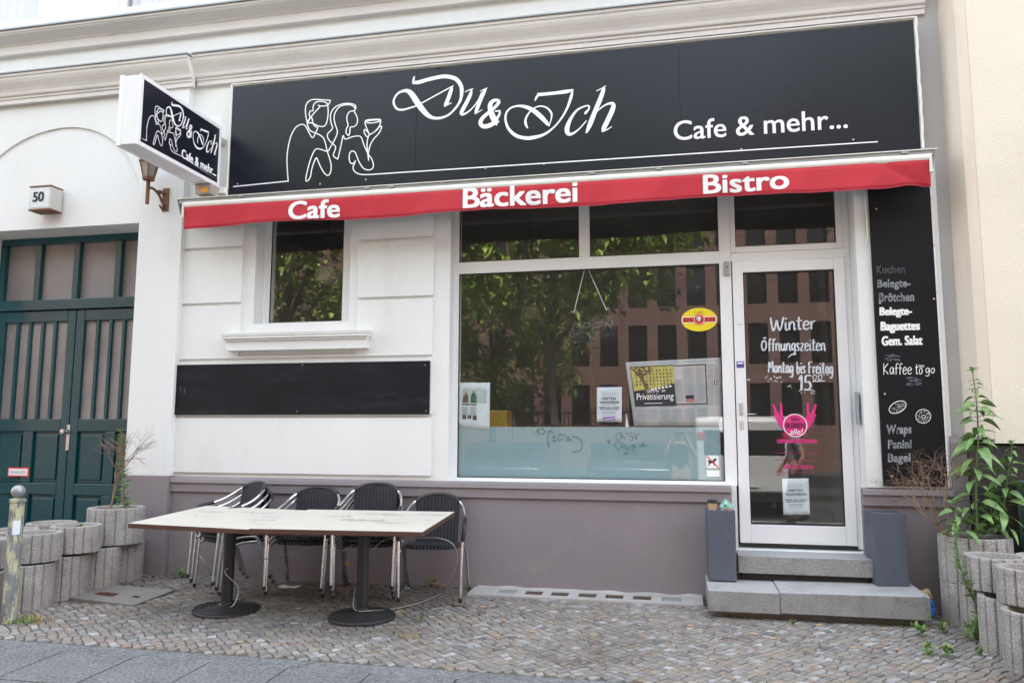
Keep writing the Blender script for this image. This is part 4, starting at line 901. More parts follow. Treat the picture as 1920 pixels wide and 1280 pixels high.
m.build('hood_lip', MT['grey'], aw, bevel=.001)
m = MB(); m.tube([(ax0 + .06, -.25, az0 + .0), (ax1 - .06, -.25, az0 + .0)], .05, 16); m.build('cloth_roll', MT['darkred'], aw, smooth=True)  # awning red darkened here to stand in for shade under the hood
m = MB()
for x in (hx0 + .01, hx1 - .03):
    m.hexa([Vector((x, -.36, hz - .01)), Vector((x, -.30, hz - .14)), Vector((x, WY, hz - .17)), Vector((x, WY, hz + .04))], [Vector((x + .012, -.36, hz - .01)), Vector((x + .012, -.30, hz - .14)), Vector((x + .012, WY, hz - .17)), Vector((x + .012, WY, hz + .04))])
m.pieces('side_plate', MT['grey'], aw, bevel=.002)
m = MB()
for x in (ax0 - .004, ax1 - .018):
    m.box(x, x + .02, AY - .015, AY + .055, az0 - .12, az0 + .02); m.tube([(x + .01, AY + .02, az0 - .12), (x + .01, AY + .05, az0 - .17)], .014, 8)
m.pieces('end_cap', MT['tube'], aw, bevel=.004)
vz1 = az0 - .018; vx0, vx1 = ax0 + .018, ax1 - .008
zb_ = (Z(347, 430, AY) + Z(1740, 345, AY)) / 2
def vy(x, t): return AY - .006 + t * (.014 * math.sin(x * 4.1) + .007 * math.sin(x * 11 + 1 + t) + .004 * math.sin(x * 23 + 3 * t) + .02 * math.exp(-((x - vx1) / .18) ** 2)) + (.012 * math.exp(-((x - vx1 + .35 - .3 * t) / .035) ** 2))
def vz(x, t):
    z = vz1 + (zb_ - vz1) * t
    return z + t * (.010 * math.sin(x * 3.3 + .5) - .012 * math.exp(-((x - vx1) / .06) ** 2) + .014 * math.exp(-((x - vx1 + .16) / .1) ** 2))
m = MB(); m.grid(lambda a, t: Vector((vx0 + (vx1 - vx0) * a, vy(vx0 + (vx1 - vx0) * a, t), vz(vx0 + (vx1 - vx0) * a, t))), 260, 6)
val = m.build('valance', MT['red'], aw, smooth=True, solid=.0015, ang=0)
m = MB(); m.grid(lambda a, t: Vector((vx0 + .01 + (vx1 - vx0 - .02) * a, vy(vx0 + .01 + (vx1 - vx0 - .02) * a, t) + .005, vz(vx0 + .01 + (vx1 - vx0 - .02) * a, t * .985))), 200, 5); m.build('shade_backing', MT['shade_backing'], val, smooth=True, ang=0)
m = MB(); m.grid(lambda a, t: Vector((vx0 + (vx1 - vx0) * a, vy(vx0 + (vx1 - vx0) * a, 1) - .0025, vz(vx0 + (vx1 - vx0) * a, .955 + .05 * t))), 260, 1); m.build('hem', pm('valance_hem', (.40, .03, .055), .85, .1, 5.0), val)
def valmap(x, z): t = (z - vz1) / (zb_ - vz1); return Vector((x, vy(x, max(0, min(1, t))) - .0035, z))
VYm = AY - .01
m = MB()
for s, u0, v0, u1, v1, vb, vt in (('Cafe', 541, 395, 637, 390, 410, 375), ('Bäckerei', 868, 370, 1083, 358, 385, 346), ('Bistro', 1318, 345, 1479, 335, 359, 323)):
    um = (u0 + u1) / 2; put_text(m, s, X(u0, v0, VYm), X(u1, v1, VYm), Z(um, vb, VYm), Z(um, vt, VYm) , valmap, bold=.035)
m.pieces('lettering', MT['white'], val)

# chalkboard on the wall
CY = PF - .02
cb = thing('wall_chalkboard', 'long blank black chalkboard with chalk smears, below the small window', 'chalkboard', (-3.5, CY, 1.7))
c0, c1, cz0, cz1 = X(320, 730, CY), X(805, 730, CY), Z(560, 777, CY), Z(560, 680, CY)
m = MB(); m.box(c0, c1, CY, PF - .0005, cz0, cz1); m.build('board', MT['slate'], cb, bevel=.003)
m = MB(); r4 = random.Random(4)
for u, v in ((330, 731), (338, 729), (346, 733)): m.ribbon([(u, v - 5), (u, v + 4)], lambda a, b: at(a, b, CY - .001), 1.2)
m.pieces('chalk_smear', MT['smudge'], cb)
m = MB()
for u, v in ((567, 684), (557, 771), (330, 690), (799, 770), (797, 684), (325, 771)):
    p = at(u, v, CY); m.disc(ony(CY - .0012), p.x, p.z, .006, .006, 10)
m.pieces('screw', MT['grey'], cb)

# menu board on the right pier
MY = -.112
mbd = thing('menu_board', 'tall narrow black menu board on the pier right of the door', 'sign', (1.8, MY, 2.2))
m0 = (X(1628, 400, MY) + X(1659, 900, MY)) / 2; m1 = (X(1747, 400, MY) + X(1776, 900, MY)) / 2; mz0 = .965; mz1 = 3.62
m = MB(); m.box(m0, m1, MY, -.089, mz0, mz1); m.build('board', MT['menu'], mbd, bevel=.002)
m = MB()
zc_ = mz0
for k in range(7): m.box(m1 + .001, m1 + .014, MY - .002, -.086, zc_ + .004, zc_ + .37); zc_ += .376
m.build('edge_strip', MT['pvc'], mbd, bevel=.002)
mm = lambda a, b: at(a, b, MY - .002)
def ptext(mb, s, u0, u1, vb, vt, **k):   # lettering laid out in measured units
    put_text(mb, s, u0, u1, vb, vt, lambda a, b: mm(a, b + (a - u0) * -.02), **k)
m = MB(); ptext(m, 'Kuchen', 1643, 1697, 513, 498, bold=.0, outline=.022, space=1.05); m.build('faded_lettering', MT['greychalk'], mbd)
m = MB()
for s, u0, u1, vb, vt in (('Belegte-', 1645, 1707, 544, 524), ('Brötchen', 1648, 1714, 566, 549), ('Wraps', 1662, 1709, 819, 796), ('Panini', 1665, 1709, 841, 824), ('Bagel', 1665, 1707, 871, 850)):
    ptext(m, s, u0, u1, vb, vt, outline=.026, space=1.06, bold=.01)
m.pieces('outlined_lettering', MT['chalk'], mbd)
m = MB()
for s, u0, u1, vb, vt in (('Belegte-', 1649, 1710, 596, 576), ('Baguettes', 1651, 1725, 625, 603), ('Gem. Salat', 1653, 1730, 648, 630)): ptext(m, s, u0, u1, vb, vt, bold=.05, space=1.03)
m.pieces('bold_lettering', MT['white'], mbd)
m = MB(); hand(m, 'Kaffee', 1656, 1711, 701, 20, mm, 1.4); hand(m, 'to', 1716, 1731, 701, 19, mm, 1.4); hand(m, 'go', 1735, 1754, 699, 15, mm, 1.4)
def ring(mb, mp, cx, cy, rx, ry, w, rot=0, n=28):
    pts = [(cx + rx * math.cos(2 * math.pi * k / n) * math.cos(rot) - ry * math.sin(2 * math.pi * k / n) * math.sin(rot), cy + rx * math.cos(2 * math.pi * k / n) * math.sin(rot) + ry * math.sin(2 * math.pi * k / n) * math.cos(rot)) for k in range(n + 1)]
    mb.ribbon(pts, mp, w)
ring(m, mm, 1683, 763, 17, 10, 1.5, -.45); ring(m, mm, 1731, 780, 14, 13, 1.2); ring(m, mm, 1731.5, 781, 3.5, 3, 1.2)
for k in range(6):
    a = -1 + k / 2.5; m.ribbon([(1724 + k * 1.6, 690 - 2), (1722 + k * 2, 684)], mm, .8)
for k in range(90):
    a, rr = r4.uniform(0, 6.28), r4.uniform(.35, .93) ** .7
    u, v = 1731 + 13 * rr * math.cos(a), 780 + 12 * rr * math.sin(a); m.ribbon([(u, v), (u + .9, v + .3)], mm, .7)
    a, rr = r4.uniform(0, 6.28), r4.uniform(.0, .9) ** .5
    x, y = 15 * rr * math.cos(a), 8 * rr * math.sin(a); u, v = 1683 + x * .9 + y * .43, 763 - x * .43 + y * .9 + 1; m.ribbon([(u, v), (u + .9, v + .3)], mm, .6)
m.pieces('chalk_drawing', MT['white'], mbd)
m = MB()
for u0, u1, v0, v1, n in ((1656, 1680, 664, 676, 16), (1697, 1724, 706, 722, 22), (1672, 1708, 826, 836, 8)):
    for k in range(n):
        u, v = r4.uniform(u0, u1), r4.uniform(v0, v1); m.ribbon(crs([(u, v), (u + 4, v + r4.uniform(-1, 1)), (u + r4.uniform(5, 11), v + r4.uniform(-2, 2))], 3), mm, r4.uniform(.8, 2.2))
m.pieces('wiped_chalk', MT['smudge'], mbd)
m = MB()
for u, v in ((1643, 392), (1650, 568), (1751, 560), (1672, 892), (1772, 890), (1659, 738)):
    p = at(u, v, MY); m.disc(ony(MY - .0015), p.x, p.z, .0085, .0085, 12)
m.pieces('screw', MT['steel'], mbd)
m = MB(); ps_ = [at(u, v, -.10) for u, v in ((1619, 352), (1622, 380), (1625, 420), (1626, 450), (1620, 464))]; m.tube(crs([tuple(p) for p in ps_], 6), .006, 8); tag(m.build('loose_cable', MT['pvc'], smooth=True), 'loose end of white cable hanging beside the menu board top', 'cable')
m = MB(); p = at(1605, 765, .02)
m.hexa([Vector((p.x - .02, -.07, p.z - .13)), Vector((p.x - .003, -.07, p.z - .13)), Vector((p.x + .01, .05, p.z - .13)), Vector((p.x + .0, .05, p.z - .13))], [Vector((p.x - .003, -.05, p.z + .13)), Vector((p.x + .004, -.05, p.z + .13)), Vector((p.x + .012, .05, p.z + .13)), Vector((p.x + .002, .05, p.z + .13))])
tag(m.build('reveal_plate', pm('blue_grey_plate', (.27, .30, .36), .5, .1, 9.0), bevel=.002), 'small blue grey plate on the white reveal right of the door', 'plate')

# house number lamp
hn = thing('house_number_lamp', 'small square lamp with the house number 50 over the green gate', 'lamp', (-6.1, -.15, 3.7))
A = at(57, 352, -.26); B = at(93, 390, -.26); lx0, lx1, lz0, lz1 = A.x, B.x, B.z, A.z
m = MB(); m.box(lx0, lx1, -.26, Yb, lz0, lz1); m.build('case', pm('cream_lamp_case', (.58, .55, .50), .55, .08, 8.0, stain=(.3, .22, .15), stain_amt=.5), hn, bevel=.004)
m = MB(); m.box(lx0 - .006, lx1 + .006, -.268, Yb, lz1, lz1 + .014); m.build('lid', MT['rust'], hn, bevel=.003)
m = MB(); m.box(lx0 - .004, lx1 + .004, -.266, Yb, lz0 - .016, lz0 - .0005); m.build('base', MT['rust'], hn, bevel=.003)
m = MB(); m.box(lx0 + .012, lx1 - .012, -.263, -.2605, lz0 + .015, lz1 - .012); m.build('front_glass', pm('milky_glass', (.62, .64, .66), .3, .04, 5.0), hn)
m = MB(); put_text(m, '50', lx0 + .04, lx1 - .07, lz0 + .07, lz1 - .05, ony(-.265), bold=.05); m.build('number', MT['ink'], hn)

# rusty lantern
ln = thing('wall_lantern', 'rusty brown wall lantern on a curved bracket under the projecting sign', 'lamp', (-4.9, PY, 3.75))
lp = at(284, 330, -.30); lx, lz = lp.x, lp.z
m = MB(); m.lathe([(.052, -.03), (.085, .11), (.09, .115)], lx, -.34, lz, 6); m.build('lantern_glass', MT['lampglass'], ln)
m = MB()
for k in range(6):
    a = math.pi * 2 * k / 6; m.tube([(lx + .053 * math.cos(a), -.34 + .053 * math.sin(a), lz - .03), (lx + .09 * math.cos(a), -.34 + .09 * math.sin(a), lz + .115)], .005, 6)
m.lathe([(.02, -.06), (.058, -.055), (.06, -.03), (.05, -.028)], lx, -.34, lz, 6); m.lathe([(.10, .115), (.10, .125), (.05, .17), (.015, .18), (.0, .2)], lx, -.34, lz, 6, cap=False)
m.build('lantern_frame', MT['rust'], ln)
m = MB(); m.lathe([(.018, -.29), (.018, -.07), (.014, -.05)], lx, -.34, lz, 12)
m.tube(crs([(lx, -.34, lz - .13), (lx + .01, -.28, lz - .12), (lx + .03, -.22, lz - .16), (lx + .04, -.18, lz - .22), (lx + .05, PY - .01, lz - .26)], 5), .013, 8)
m.tube(crs([(lx + .03, -.20, lz - .26), (lx + .035, -.165, lz - .29), (lx + .045, -.155, lz - .25)], 5), .009, 8)
m.box(lx + .02, lx + .09, PY - .012, PY, lz - .31, lz - .08); m.box(lx + .02, lx + .06, -.24, PY - .012, lz - .145, lz - .125)
m.build('bracket', MT['rust'], ln, bevel=.002)
# small floodlight box under the projecting sign
fp = at(385, 357, -.3)
fl_ = thing('floodlight', 'small grey floodlight with yellow front below the projecting sign', 'lamp', tuple(fp))
m = MB(); m.box(fp.x - .085, fp.x + .085, -.34, -.20, fp.z - .045, fp.z + .05); m.box(fp.x - .02, fp.x + .02, -.2, WY, fp.z - .02, fp.z + .02); m.build('housing', MT['lampglass'], fl_, bevel=.006)
m = MB(); m.box(fp.x - .02, fp.x + .05, -.345, -.341, fp.z - .03, fp.z + .012); m.box(fp.x - .045, fp.x - .015, -.345, -.341, fp.z + .015, fp.z + .03); m.build('lens', MT['orange'], fl_)
# enamel sign on the gate
gp_ = (X(15, 880, gy - .01), X(54, 880, gy - .01), Z(34, 893, gy - .01), Z(34, 876, gy - .01))
gs = thing('gate_sign', 'small white sign with red border on the green gate', 'sign', ((gp_[0] + gp_[1]) / 2, gy - .01, gp_[2]))
m = MB(); m.box(gp_[0], gp_[1], gy - .01, gy - .001, gp_[2], gp_[3]); m.build('plate', MT['redp'], gs)
m = MB(); m.box(gp_[0] + .012, gp_[1] - .012, gy - .012, gy - .0103, gp_[2] + .012, gp_[3] - .012); m.build('panel', MT['white'], gs)
m = MB(); put_text(m, 'Feuerwehrzufahrt', gp_[0] + .025, gp_[1] - .025, (gp_[2] + gp_[3]) / 2 - .016, (gp_[2] + gp_[3]) / 2 + .02, ony(gy - .013)); m.build('lettering', MT['greyink'], gs)

# ------------------------------------------------------------------ papers and stickers on the glass (behind the pane unless noted)
KY = GY + .004
def sheet(name, label, cat, quadpx, mats, y, curl=0.0):
    P = [at(u, v, y) for u, v in quadpx]; c = sum(P, Vector()) / 4
    t = thing(name, label, cat, tuple(c))
    mb = MB(); mb.grid(lambda a, b: (P[0].lerp(P[1], a)).lerp(P[3].lerp(P[2], a), b) + Vector((0, curl * math.sin(a * 9 + b * 4), 0)), 12, 8); mb.build('sheet', mats, t, smooth=True, solid=.0004)
    def mp(a, b, d=.0012): p = (P[0].lerp(P[1], a)).lerp(P[3].lerp(P[2], a), b); p.y -= d; return p
    return t, mp
def rect(mb, mp, a0, b0, a1, b1): mb.quad(mp(a0, b0), mp(a1, b0), mp(a1, b1), mp(a0, b1))
def lines(mb, mp, a0, a1, b0, b1, n, fill=.5, seed=1, ragged=.2):
    r = random.Random(seed)
    for k in range(n):
        b = b0 + (b1 - b0) * k / n; x = a0
        end = a1 - r.random() * ragged * (a1 - a0)
        while x < end:
            w = r.uniform(.03, .12) * (a1 - a0) * 1.5; rect(mb, mp, x, b, min(x + w, end), b + (b1 - b0) / n * fill); x += w + .02 * (a1 - a0)
# Mieten Wahnsinn, twice
def mieten(quadpx, y, label, date, purple):
    t, mp = sheet('poster', label, 'poster', quadpx, MT['paper'], y)
    b = MB(); put_text(b, 'MIETEN', .24, .76, .37, .295, mp, bold=.03); put_text(b, 'WAHNSINN', .11, .89, .475, .40, mp, bold=.03); rect(b, mp, .18, .33, .21, .36)
    put_text(b, date, .1, .9, .61, .565, mp, bold=.04); lines(b, mp, .13, .87, .63, .66, 1, .7, 2, 0)
    b.pieces('bold_print', MT['ink'], t)
    b = MB(); put_text(b, 'Gemeinsam gegen', .22, .78, .21, .17, mp); put_text(b, 'Verdrängung und', .22, .76, .265, .23, mp); lines(b, mp, .2, .8, .50, .53, 1, .5, 3, 0); lines(b, mp, .22, .76, .70, .78, 2, .5, 4, .1); lines(b, mp, .27, .73, .80, .82, 1, .6, 5, 0); b.pieces('fine_print', MT['greyink'], t)
    if purple:
        b = MB(); b.quad(mp(.25, .87), mp(.73, .845), mp(.74, .945), mp(.26, .975)); b.build('purple_patch', MT['mauvep'], t)
        b = MB(); b.quad(mp(.31, .915, .002), mp(.72, .885, .002), mp(.72, .912, .002), mp(.31, .942, .002)); b.build('white_strip', MT['white'], t)
    return t
mieten([(1119, 726), (1166, 725), (1166, 791), (1119, 790)], KY, 'white demonstration poster with purple strip, in the shop window', 'DEMO SA 7.7.2019', True)
mieten([(1466, 897), (1516, 896), (1519, 964), (1469, 965)], KY, 'white demonstration poster low on the door glass', 'DEMO SA 6.4.2019', False)
# newspaper cutting at the left
t, mp = sheet('newspaper_cutting', 'white sheet with a small newspaper photo at the left edge of the window', 'poster', [(858, 717), (919, 717), (918, 806), (857, 799)], MT['paper'], KY - .0)
b = MB(); rect(b, mp, .14, .15, .9, .45); b.build('photo_background', MT['skyp'], t)
mq = lambda a, b_: mp(a, b_, .002)
b = MB(); b.poly([mq(*p) for p in ((.16, .45), (.18, .33), (.24, .25), (.30, .25), (.34, .33), (.34, .45))]); b.build('photo_figure', MT['brownp'], t)
b = MB(); rect(b, mq, .16, .72, .28, .82); rect(b, mq, .32, .72, .44, .80); rect(b, mq, .48, .72, .60, .82); b.build('small_photo', MT['brownp'], t)
b = MB(); b.poly([mq(*p) for p in ((.40, .45), (.41, .30), (.46, .22), (.54, .22), (.60, .32), (.60, .45))]); b.build('photo_figure', MT['greenp'], t)
b = MB()
for cx, cy in ((.265, .235), (.50, .195)): b.disc(mq, cx, cy, .035, .026, 14)
b.pieces('photo_face', MT['skin'], t)
b = MB(); lines(b, mq, .14, .60, .47, .51, 1, .8, 3, 0); b.build('headline', MT['ink'], t)
b = MB(); lines(b, mq, .14, .36, .54, .72, 16, .45, 4, .1); lines(b, mq, .39, .60, .54, .72, 16, .45, 5, .1); lines(b, mq, .2, .85, .125, .14, 1, .4, 6, 0); b.pieces('columns', MT['greyink'], t)
# big newspaper page
t, mp = sheet('newspaper_page', 'large newspaper spread with yellow housing photo, right in the shop window', 'newspaper', [(1173, 679), (1351, 670), (1355, 797), (1189, 798)], MT['news'], KY, .0015)
mp_ = mp; mp = lambda a, b_, d=.005: mp_(a, b_, d)
mq = lambda a, b_: mp(a, b_, .006); mr = lambda a, b_: mp(a, b_, .007); mt_ = lambda a, b_: mp(a, b_, .0085)
b = MB(); rect(b, mp, .04, .075, .50, .70); b.build('photo_ground', MT['ink'], t)
b = MB(); b.poly([mq(*p) for p in ((.045, .09), (.50, .09), (.50, .36), (.30, .42), (.05, .46))]); b.build('photo_housing', MT['yellowp'], t)
b = MB(); r5 = random.Random(2)
for i in range(11):
    for j in range(5):
        a = .09 + i * .037; c = .14 + j * .052; rect(b, mr, a, c, a + .013, c + .026)
b.build('photo_windows', MT['ink'], t)
b = MB(); b.ribbon(crs([(.215, .56, .05), (.19, .4, .045), (.15, .25, .04), (.13, .12, .03)], 5), mr); b.ribbon(crs([(.15, .27, .03), (.22, .16, .02), (.30, .11, .012)], 4), mr); b.ribbon(crs([(.14, .24, .03), (.08, .14, .02), (.05, .10, .02)], 4), mr)
for k in range(40): a, c = r5.uniform(.04, .26), r5.uniform(.08, .2); b.disc(mr, a, c, .012, .014, 6)
b.build('photo_tree', MT['brownp'], t)
b = MB()
for k in range(6): a = .24 + k * .04; rect(b, mt_, a, .43 - k * .008, a + .025, .455 - k * .008)
put_text(b, 'Privatisierung', .07, .48, .63, .50, mt_, shear=.15); put_text(b, 'Das Erbe   der', .20, .40, .485, .44, mt_, shear=.1); rect(b, mt_, .15, .652, .35, .66); b.build('photo_title', MT['white'], t)
b = MB(); rect(b, mp, .495, .085, .845, .098); rect(b, mp, .835, .098, .845, .685); rect(b, mp, .495, .672, .845, .685); b.build('article_frame', MT['ink'], t)
b = MB(); lines(b, mp, .60, .72, .13, .52, 30, .45, 7, .12); lines(b, mp, .73, .82, .13, .64, 36, .45, 8, .12); lines(b, mp, .51, .59, .30, .64, 24, .45, 9, .12)
for k in range(6): lines(b, mp, .05 + k * .135, .165 + k * .135, .74, .90, 14, .45, 20 + k, .15)
lines(b, mp, .86, .92, .17, .70, 34, .45, 31, .15); lines(b, mp, .93, .985, .17, .70, 34, .45, 32, .15); lines(b, mp, .04, .98, .03, .05, 1, .4, 33, 0); lines(b, mp, .86, .97, .09, .15, 4, .4, 34, .3); b.pieces('columns', MT['greyink'], t)
b = MB(); rect(b, mp, .925, .34, .955, .40); rect(b, mp, .61, .545, .70, .60); b.pieces('dark_cuts', MT['ink'], t)
b = MB(); rect(b, mp, .61, .601, .70, .645); b.build('red_cut', pm('faded_red_print', (.45, .16, .14), .9, .1, 30.0), t)
b = MB(); put_text(b, 'i', .935, .945, .39, .35, mq, bold=.05); b.build('info_letter', MT['white'], t)
# torn corner paper bits
for lab, q in (('white paper scrap at the lower right corner of the newspaper spread', ((1345, 782), (1357, 781), (1357, 812), (1350, 808))), ('narrow white paper scrap at the lower left corner of the newspaper spread', ((1174, 772), (1179, 800), (1173, 801)))):
    m = MB(); m.poly([at(u, v, KY) for u, v in q]); tag(m.build('paper_scrap', MT['white'], solid=.0005), lab, 'paper')
# yellow oval sticker
oy = GY - .003
oc = at(1311, 599, oy); rx, rz = X(1345, 599, oy) - oc.x, oc.z - Z(1311, 621, oy)
t = thing('oval_sticker', 'oval yellow sticker with red band at the upper right of the window', 'sticker', tuple(oc))
om = lambda a, b_, d=0: Vector((oc.x + a * rx, oy - d, oc.z + b_ * rz))
m = MB(); m.disc(om, 0, 0, 1, 1, 48); m.build('disc', MT['yellow'], t, solid=.0006)
o1 = lambda a, b_: om(a, b_, .0018); o2 = lambda a, b_: om(a, b_, .0026); o3 = lambda a, b_: om(a, b_, .0034)
m = MB(); m.poly([o1(-.95, -.28), (o1(.95, -.28)), o1(.95, .26), o1(-.95, .26)]); m.build('white_band', MT['white'], t)
m = MB(); m.poly([o2(-.91, -.22), o2(.91, -.22), o2(.91, .20), o2(-.91, .20)]); m.disc(o2, 0, -.0, .33, .48, 32); m.build('red_band', MT['redp'], t)
m = MB(); ring(m, o3, 0, 0, .28, .41, .03, 0, 32); m.disc(o3, -.02, .05, .15, .2, 20); m.build('white_emblem', MT['white'], t)
m = MB(); o4 = lambda a, b_: om(a, b_, .0042)
put_text(m, 'DURBAN', -.83, .83, -.15, .14, o4, space=1.25, bold=.01); m.build('lettering', pm('dark_red_ink', (.16, .02, .02), .6, .1, 10.0), t)
m = MB(); put_text(m, 'Caffè', -.25, .22, .52, .74, o4, shear=.2); m.build('script', pm('ochre_ink', (.45, .3, .02), .6, .1, 10.0), t)
# no dogs sticker
ny = GY - .003
t = thing('no_dogs_sticker', 'white square no dogs sticker in the lower right corner of the window', 'sticker', tuple(at(1335, 865, ny)))
P = [at(u, v, ny) for u, v in ((1323, 853), (1348, 853), (1349, 878), (1324, 878))]
def nmap(a, b_, d=0): p = (P[0].lerp(P[1], a)).lerp(P[3].lerp(P[2], a), b_); p.y -= d; return p
def rrect(mb, mp, a0, b0, a1, b1, r, n=5):
    pts = []
    for cx, cy, s in ((a1 - r, b0 + r, -90), (a1 - r, b1 - r, 0), (a0 + r, b1 - r, 90), (a0 + r, b0 + r, 180)):
        for k in range(n + 1): g = rad(s + 90 * k / n); pts.append(mp(cx + r * math.cos(g), cy + r * math.sin(g)))
    mb.poly(pts)
m = MB(); rrect(m, nmap, 0, 0, 1, 1, .14); m.build('plate', MT['white'], t, solid=.0006)
n1 = lambda a, b_: nmap(a, b_, .0015); n2 = lambda a, b_: nmap(a, b_, .0025)
m = MB()
dog = [(.13, .36), (.17, .40), (.22, .40), (.34, .38), (.52, .38), (.60, .34), (.62, .26), (.70, .22), (.76, .26), (.83, .32), (.80, .39), (.74, .40), (.68, .46), (.66, .55), (.64, .60), (.64, .80), (.58, .80), (.57, .64), (.50, .60), (.36, .60), (.28, .66), (.24, .80), (.17, .80), (.20, .62), (.18, .48), (.13, .44)]
m.poly([n1(*p) for p in dog]); m.build('dog_silhouette', MT['ink'], t)
m = MB(); m.ribbon([(.1, .08), (.92, .93)], n2, .085); m.build('red_slash', MT['redp'], t)
m = MB(); r6 = [(0.03, .03), (.97, .03), (.97, .97), (.03, .97)]
for k in range(4): m.ribbon([r6[k], r6[(k + 1) % 4]], n1, .02)
m.build('thin_border', MT['greyink'], t)
m = MB(); m.poly([at(u, v, ny) for u, v in ((1325, 881), (1349, 881), (1349, 893), (1325, 893))]); tag(m.build('blank_label', MT['white'], solid=.0006), 'blank white label under the no dogs sticker', 'sticker')
# magenta demo sticker on the door
py = GY - .004
pc = at(1491, 800, py); pk = (X(1530, 800, py) - X(1451, 800, py)) / 79
t = thing('demo_poster', 'transparent magenta demonstration poster with two victory hands on the door glass', 'poster', tuple(pc))
pmap = lambda u, v: Vector((pc.x + (u - 1491) * pk, py, pc.z - (v - 800) * pk)); pmap2 = lambda u, v: pmap(u, v) - Vector((0, .0012, 0)); pmap3 = lambda u, v: pmap(u, v) - Vector((0, .0022, 0))
m = MB()
for s in (-1, 1):
    cx = 1491 + s * 27
    def hm(a, b_, s=s, cx=cx): return (cx + s * a, b_)
    m.poly([pmap(*hm(a, b_)) for a, b_ in ((-12, 800), (-9, 786), (-4, 776), (6, 776), (10, 784), (5, 792), (-2, 804))])
    m.ribbon([(*hm(-1, 780), 6), (*hm(-2, 765), 5), (*hm(-2, 753), 3.5)], pmap2); m.ribbon([(*hm(4, 780), 6), (*hm(10, 766), 5), (*hm(13, 755), 3.5)], pmap2)
    m.ribbon([(*hm(4, 778), 5), (*hm(11, 776), 5), (*hm(12, 780), 4)], pmap2); m.ribbon([(*hm(2, 783), 5), (*hm(10, 783), 5)], pmap2); m.ribbon([(*hm(-6, 788), 5), (*hm(4, 786), 4)], pmap2)
m.disc(pmap, 1491, 797, 23, 23, 40); rr5 = random.Random(12)
for k in range(18):
    a = rr5.uniform(0, 6.28); d = rr5.uniform(22, 33); m.disc(pmap2, 1491 + d * math.cos(a), 800 + d * math.sin(a) * .9, rr5.uniform(.6, 2.2), rr5.uniform(.6, 2), 7)
put_text(m, 'DEMONSTRATIONEN', 1456, 1530, 832, 824, pmap2, bold=.05, space=.95); put_text(m, 'SAMSTAG 02.03.19', 1466, 1521, 882, 874, pmap2, bold=.03)

m.pieces('magenta_print', MT['pink'], t)
m = MB()
for v_, a_, b_ in ((851, 1450, 1538), (865, 1450, 1536), (888, 1452, 1534)):
    u_ = a_
    while u_ < b_: q_ = rr5.uniform(2, 6); m.ribbon([(u_, v_), (min(u_ + q_, b_), v_)], pmap2, rr5.uniform(.9, 1.6)); u_ += q_ + rr5.choice((1.2, 1.2, 4))
m.build('small_print', pm('dull_magenta_print', (.42, .02, .13), .7, .2, 40.0), t)

m = MB(); ring(m, pmap2, 1491, 797, 22, 22, 1.6, 0, 40); put_text(m, 'alle!', 1480, 1505, 815, 804, pmap3, shear=.3, bold=.01); m.build('white_print', MT['white'], t)
m = MB(); put_text(m, 'Wir', 1483, 1501, 789, 781, pmap3, bold=.02); put_text(m, 'BLEIBEN', 1473, 1509, 802, 792, pmap3, bold=.03); m.build('dark_print', pm('dark_magenta_ink', (.10, .01, .04), .6, .1, 20.0), t)
# hanging OPEN sign
osy = GY + .10
t = thing('open_sign', 'dark unlit sign of clear bulbs reading OPEN, hung on white strings behind the glass', 'sign', tuple(at(1115, 620, osy)))
P = [at(u, v, osy) for u, v in ((1072, 600), (1150, 588), (1158, 632), (1064, 646))]
m = MB(); m.prism(P, (0, .02, 0)); m.build('panel', pm('dark_acrylic', (.02, .02, .024), .25, .1, 5.0), t)
m = MB()
def dots(pl, n):
    L_ = []
    tot = [Vector(a) for a in pl]
    for k in range(n):
        s = k / (n - 1) * (len(tot) - 1); i = min(int(s), len(tot) - 2); L_.append(tot[i].lerp(tot[i + 1], s - i))
    for p in L_:
        w_ = at(p.x, p.y, osy); m.lathe([(0, -.004), (.004, 0), (0, .004)], w_.x, osy - .003, w_.z, 6, cap=False)
dots([(1080, 607), (1073, 617), (1076, 627), (1083, 627), (1089, 618), (1086, 607), (1080, 607)], 26); dots([(1093, 624), (1095, 606), (1105, 605), (1107, 612), (1096, 615)], 18)
dots([(1129, 603), (1114, 605), (1111, 624), (1125, 622)], 18); dots([(1113, 614), (1127, 613)], 6); dots([(1134, 618), (1137, 603), (1146, 617), (1149, 600)], 18); dots([(1075, 632), (1100, 636), (1130, 630), (1150, 624)], 16)
m.pieces('bulbs', MT['led'], t)
m = MB(); 
for a, b_ in (((1096, 505), (1076, 586)), ((1103, 505), (1137, 581))): m.tube([at(*a, osy), at(*b_, osy)], .0045, 6)
m.tube([at(1076, 586, osy), at(1071, 584, osy)], .003, 6); m.tube([at(1137, 581, osy), at(1141, 576, osy)], .003, 6); m.build('string', MT['white'], t)

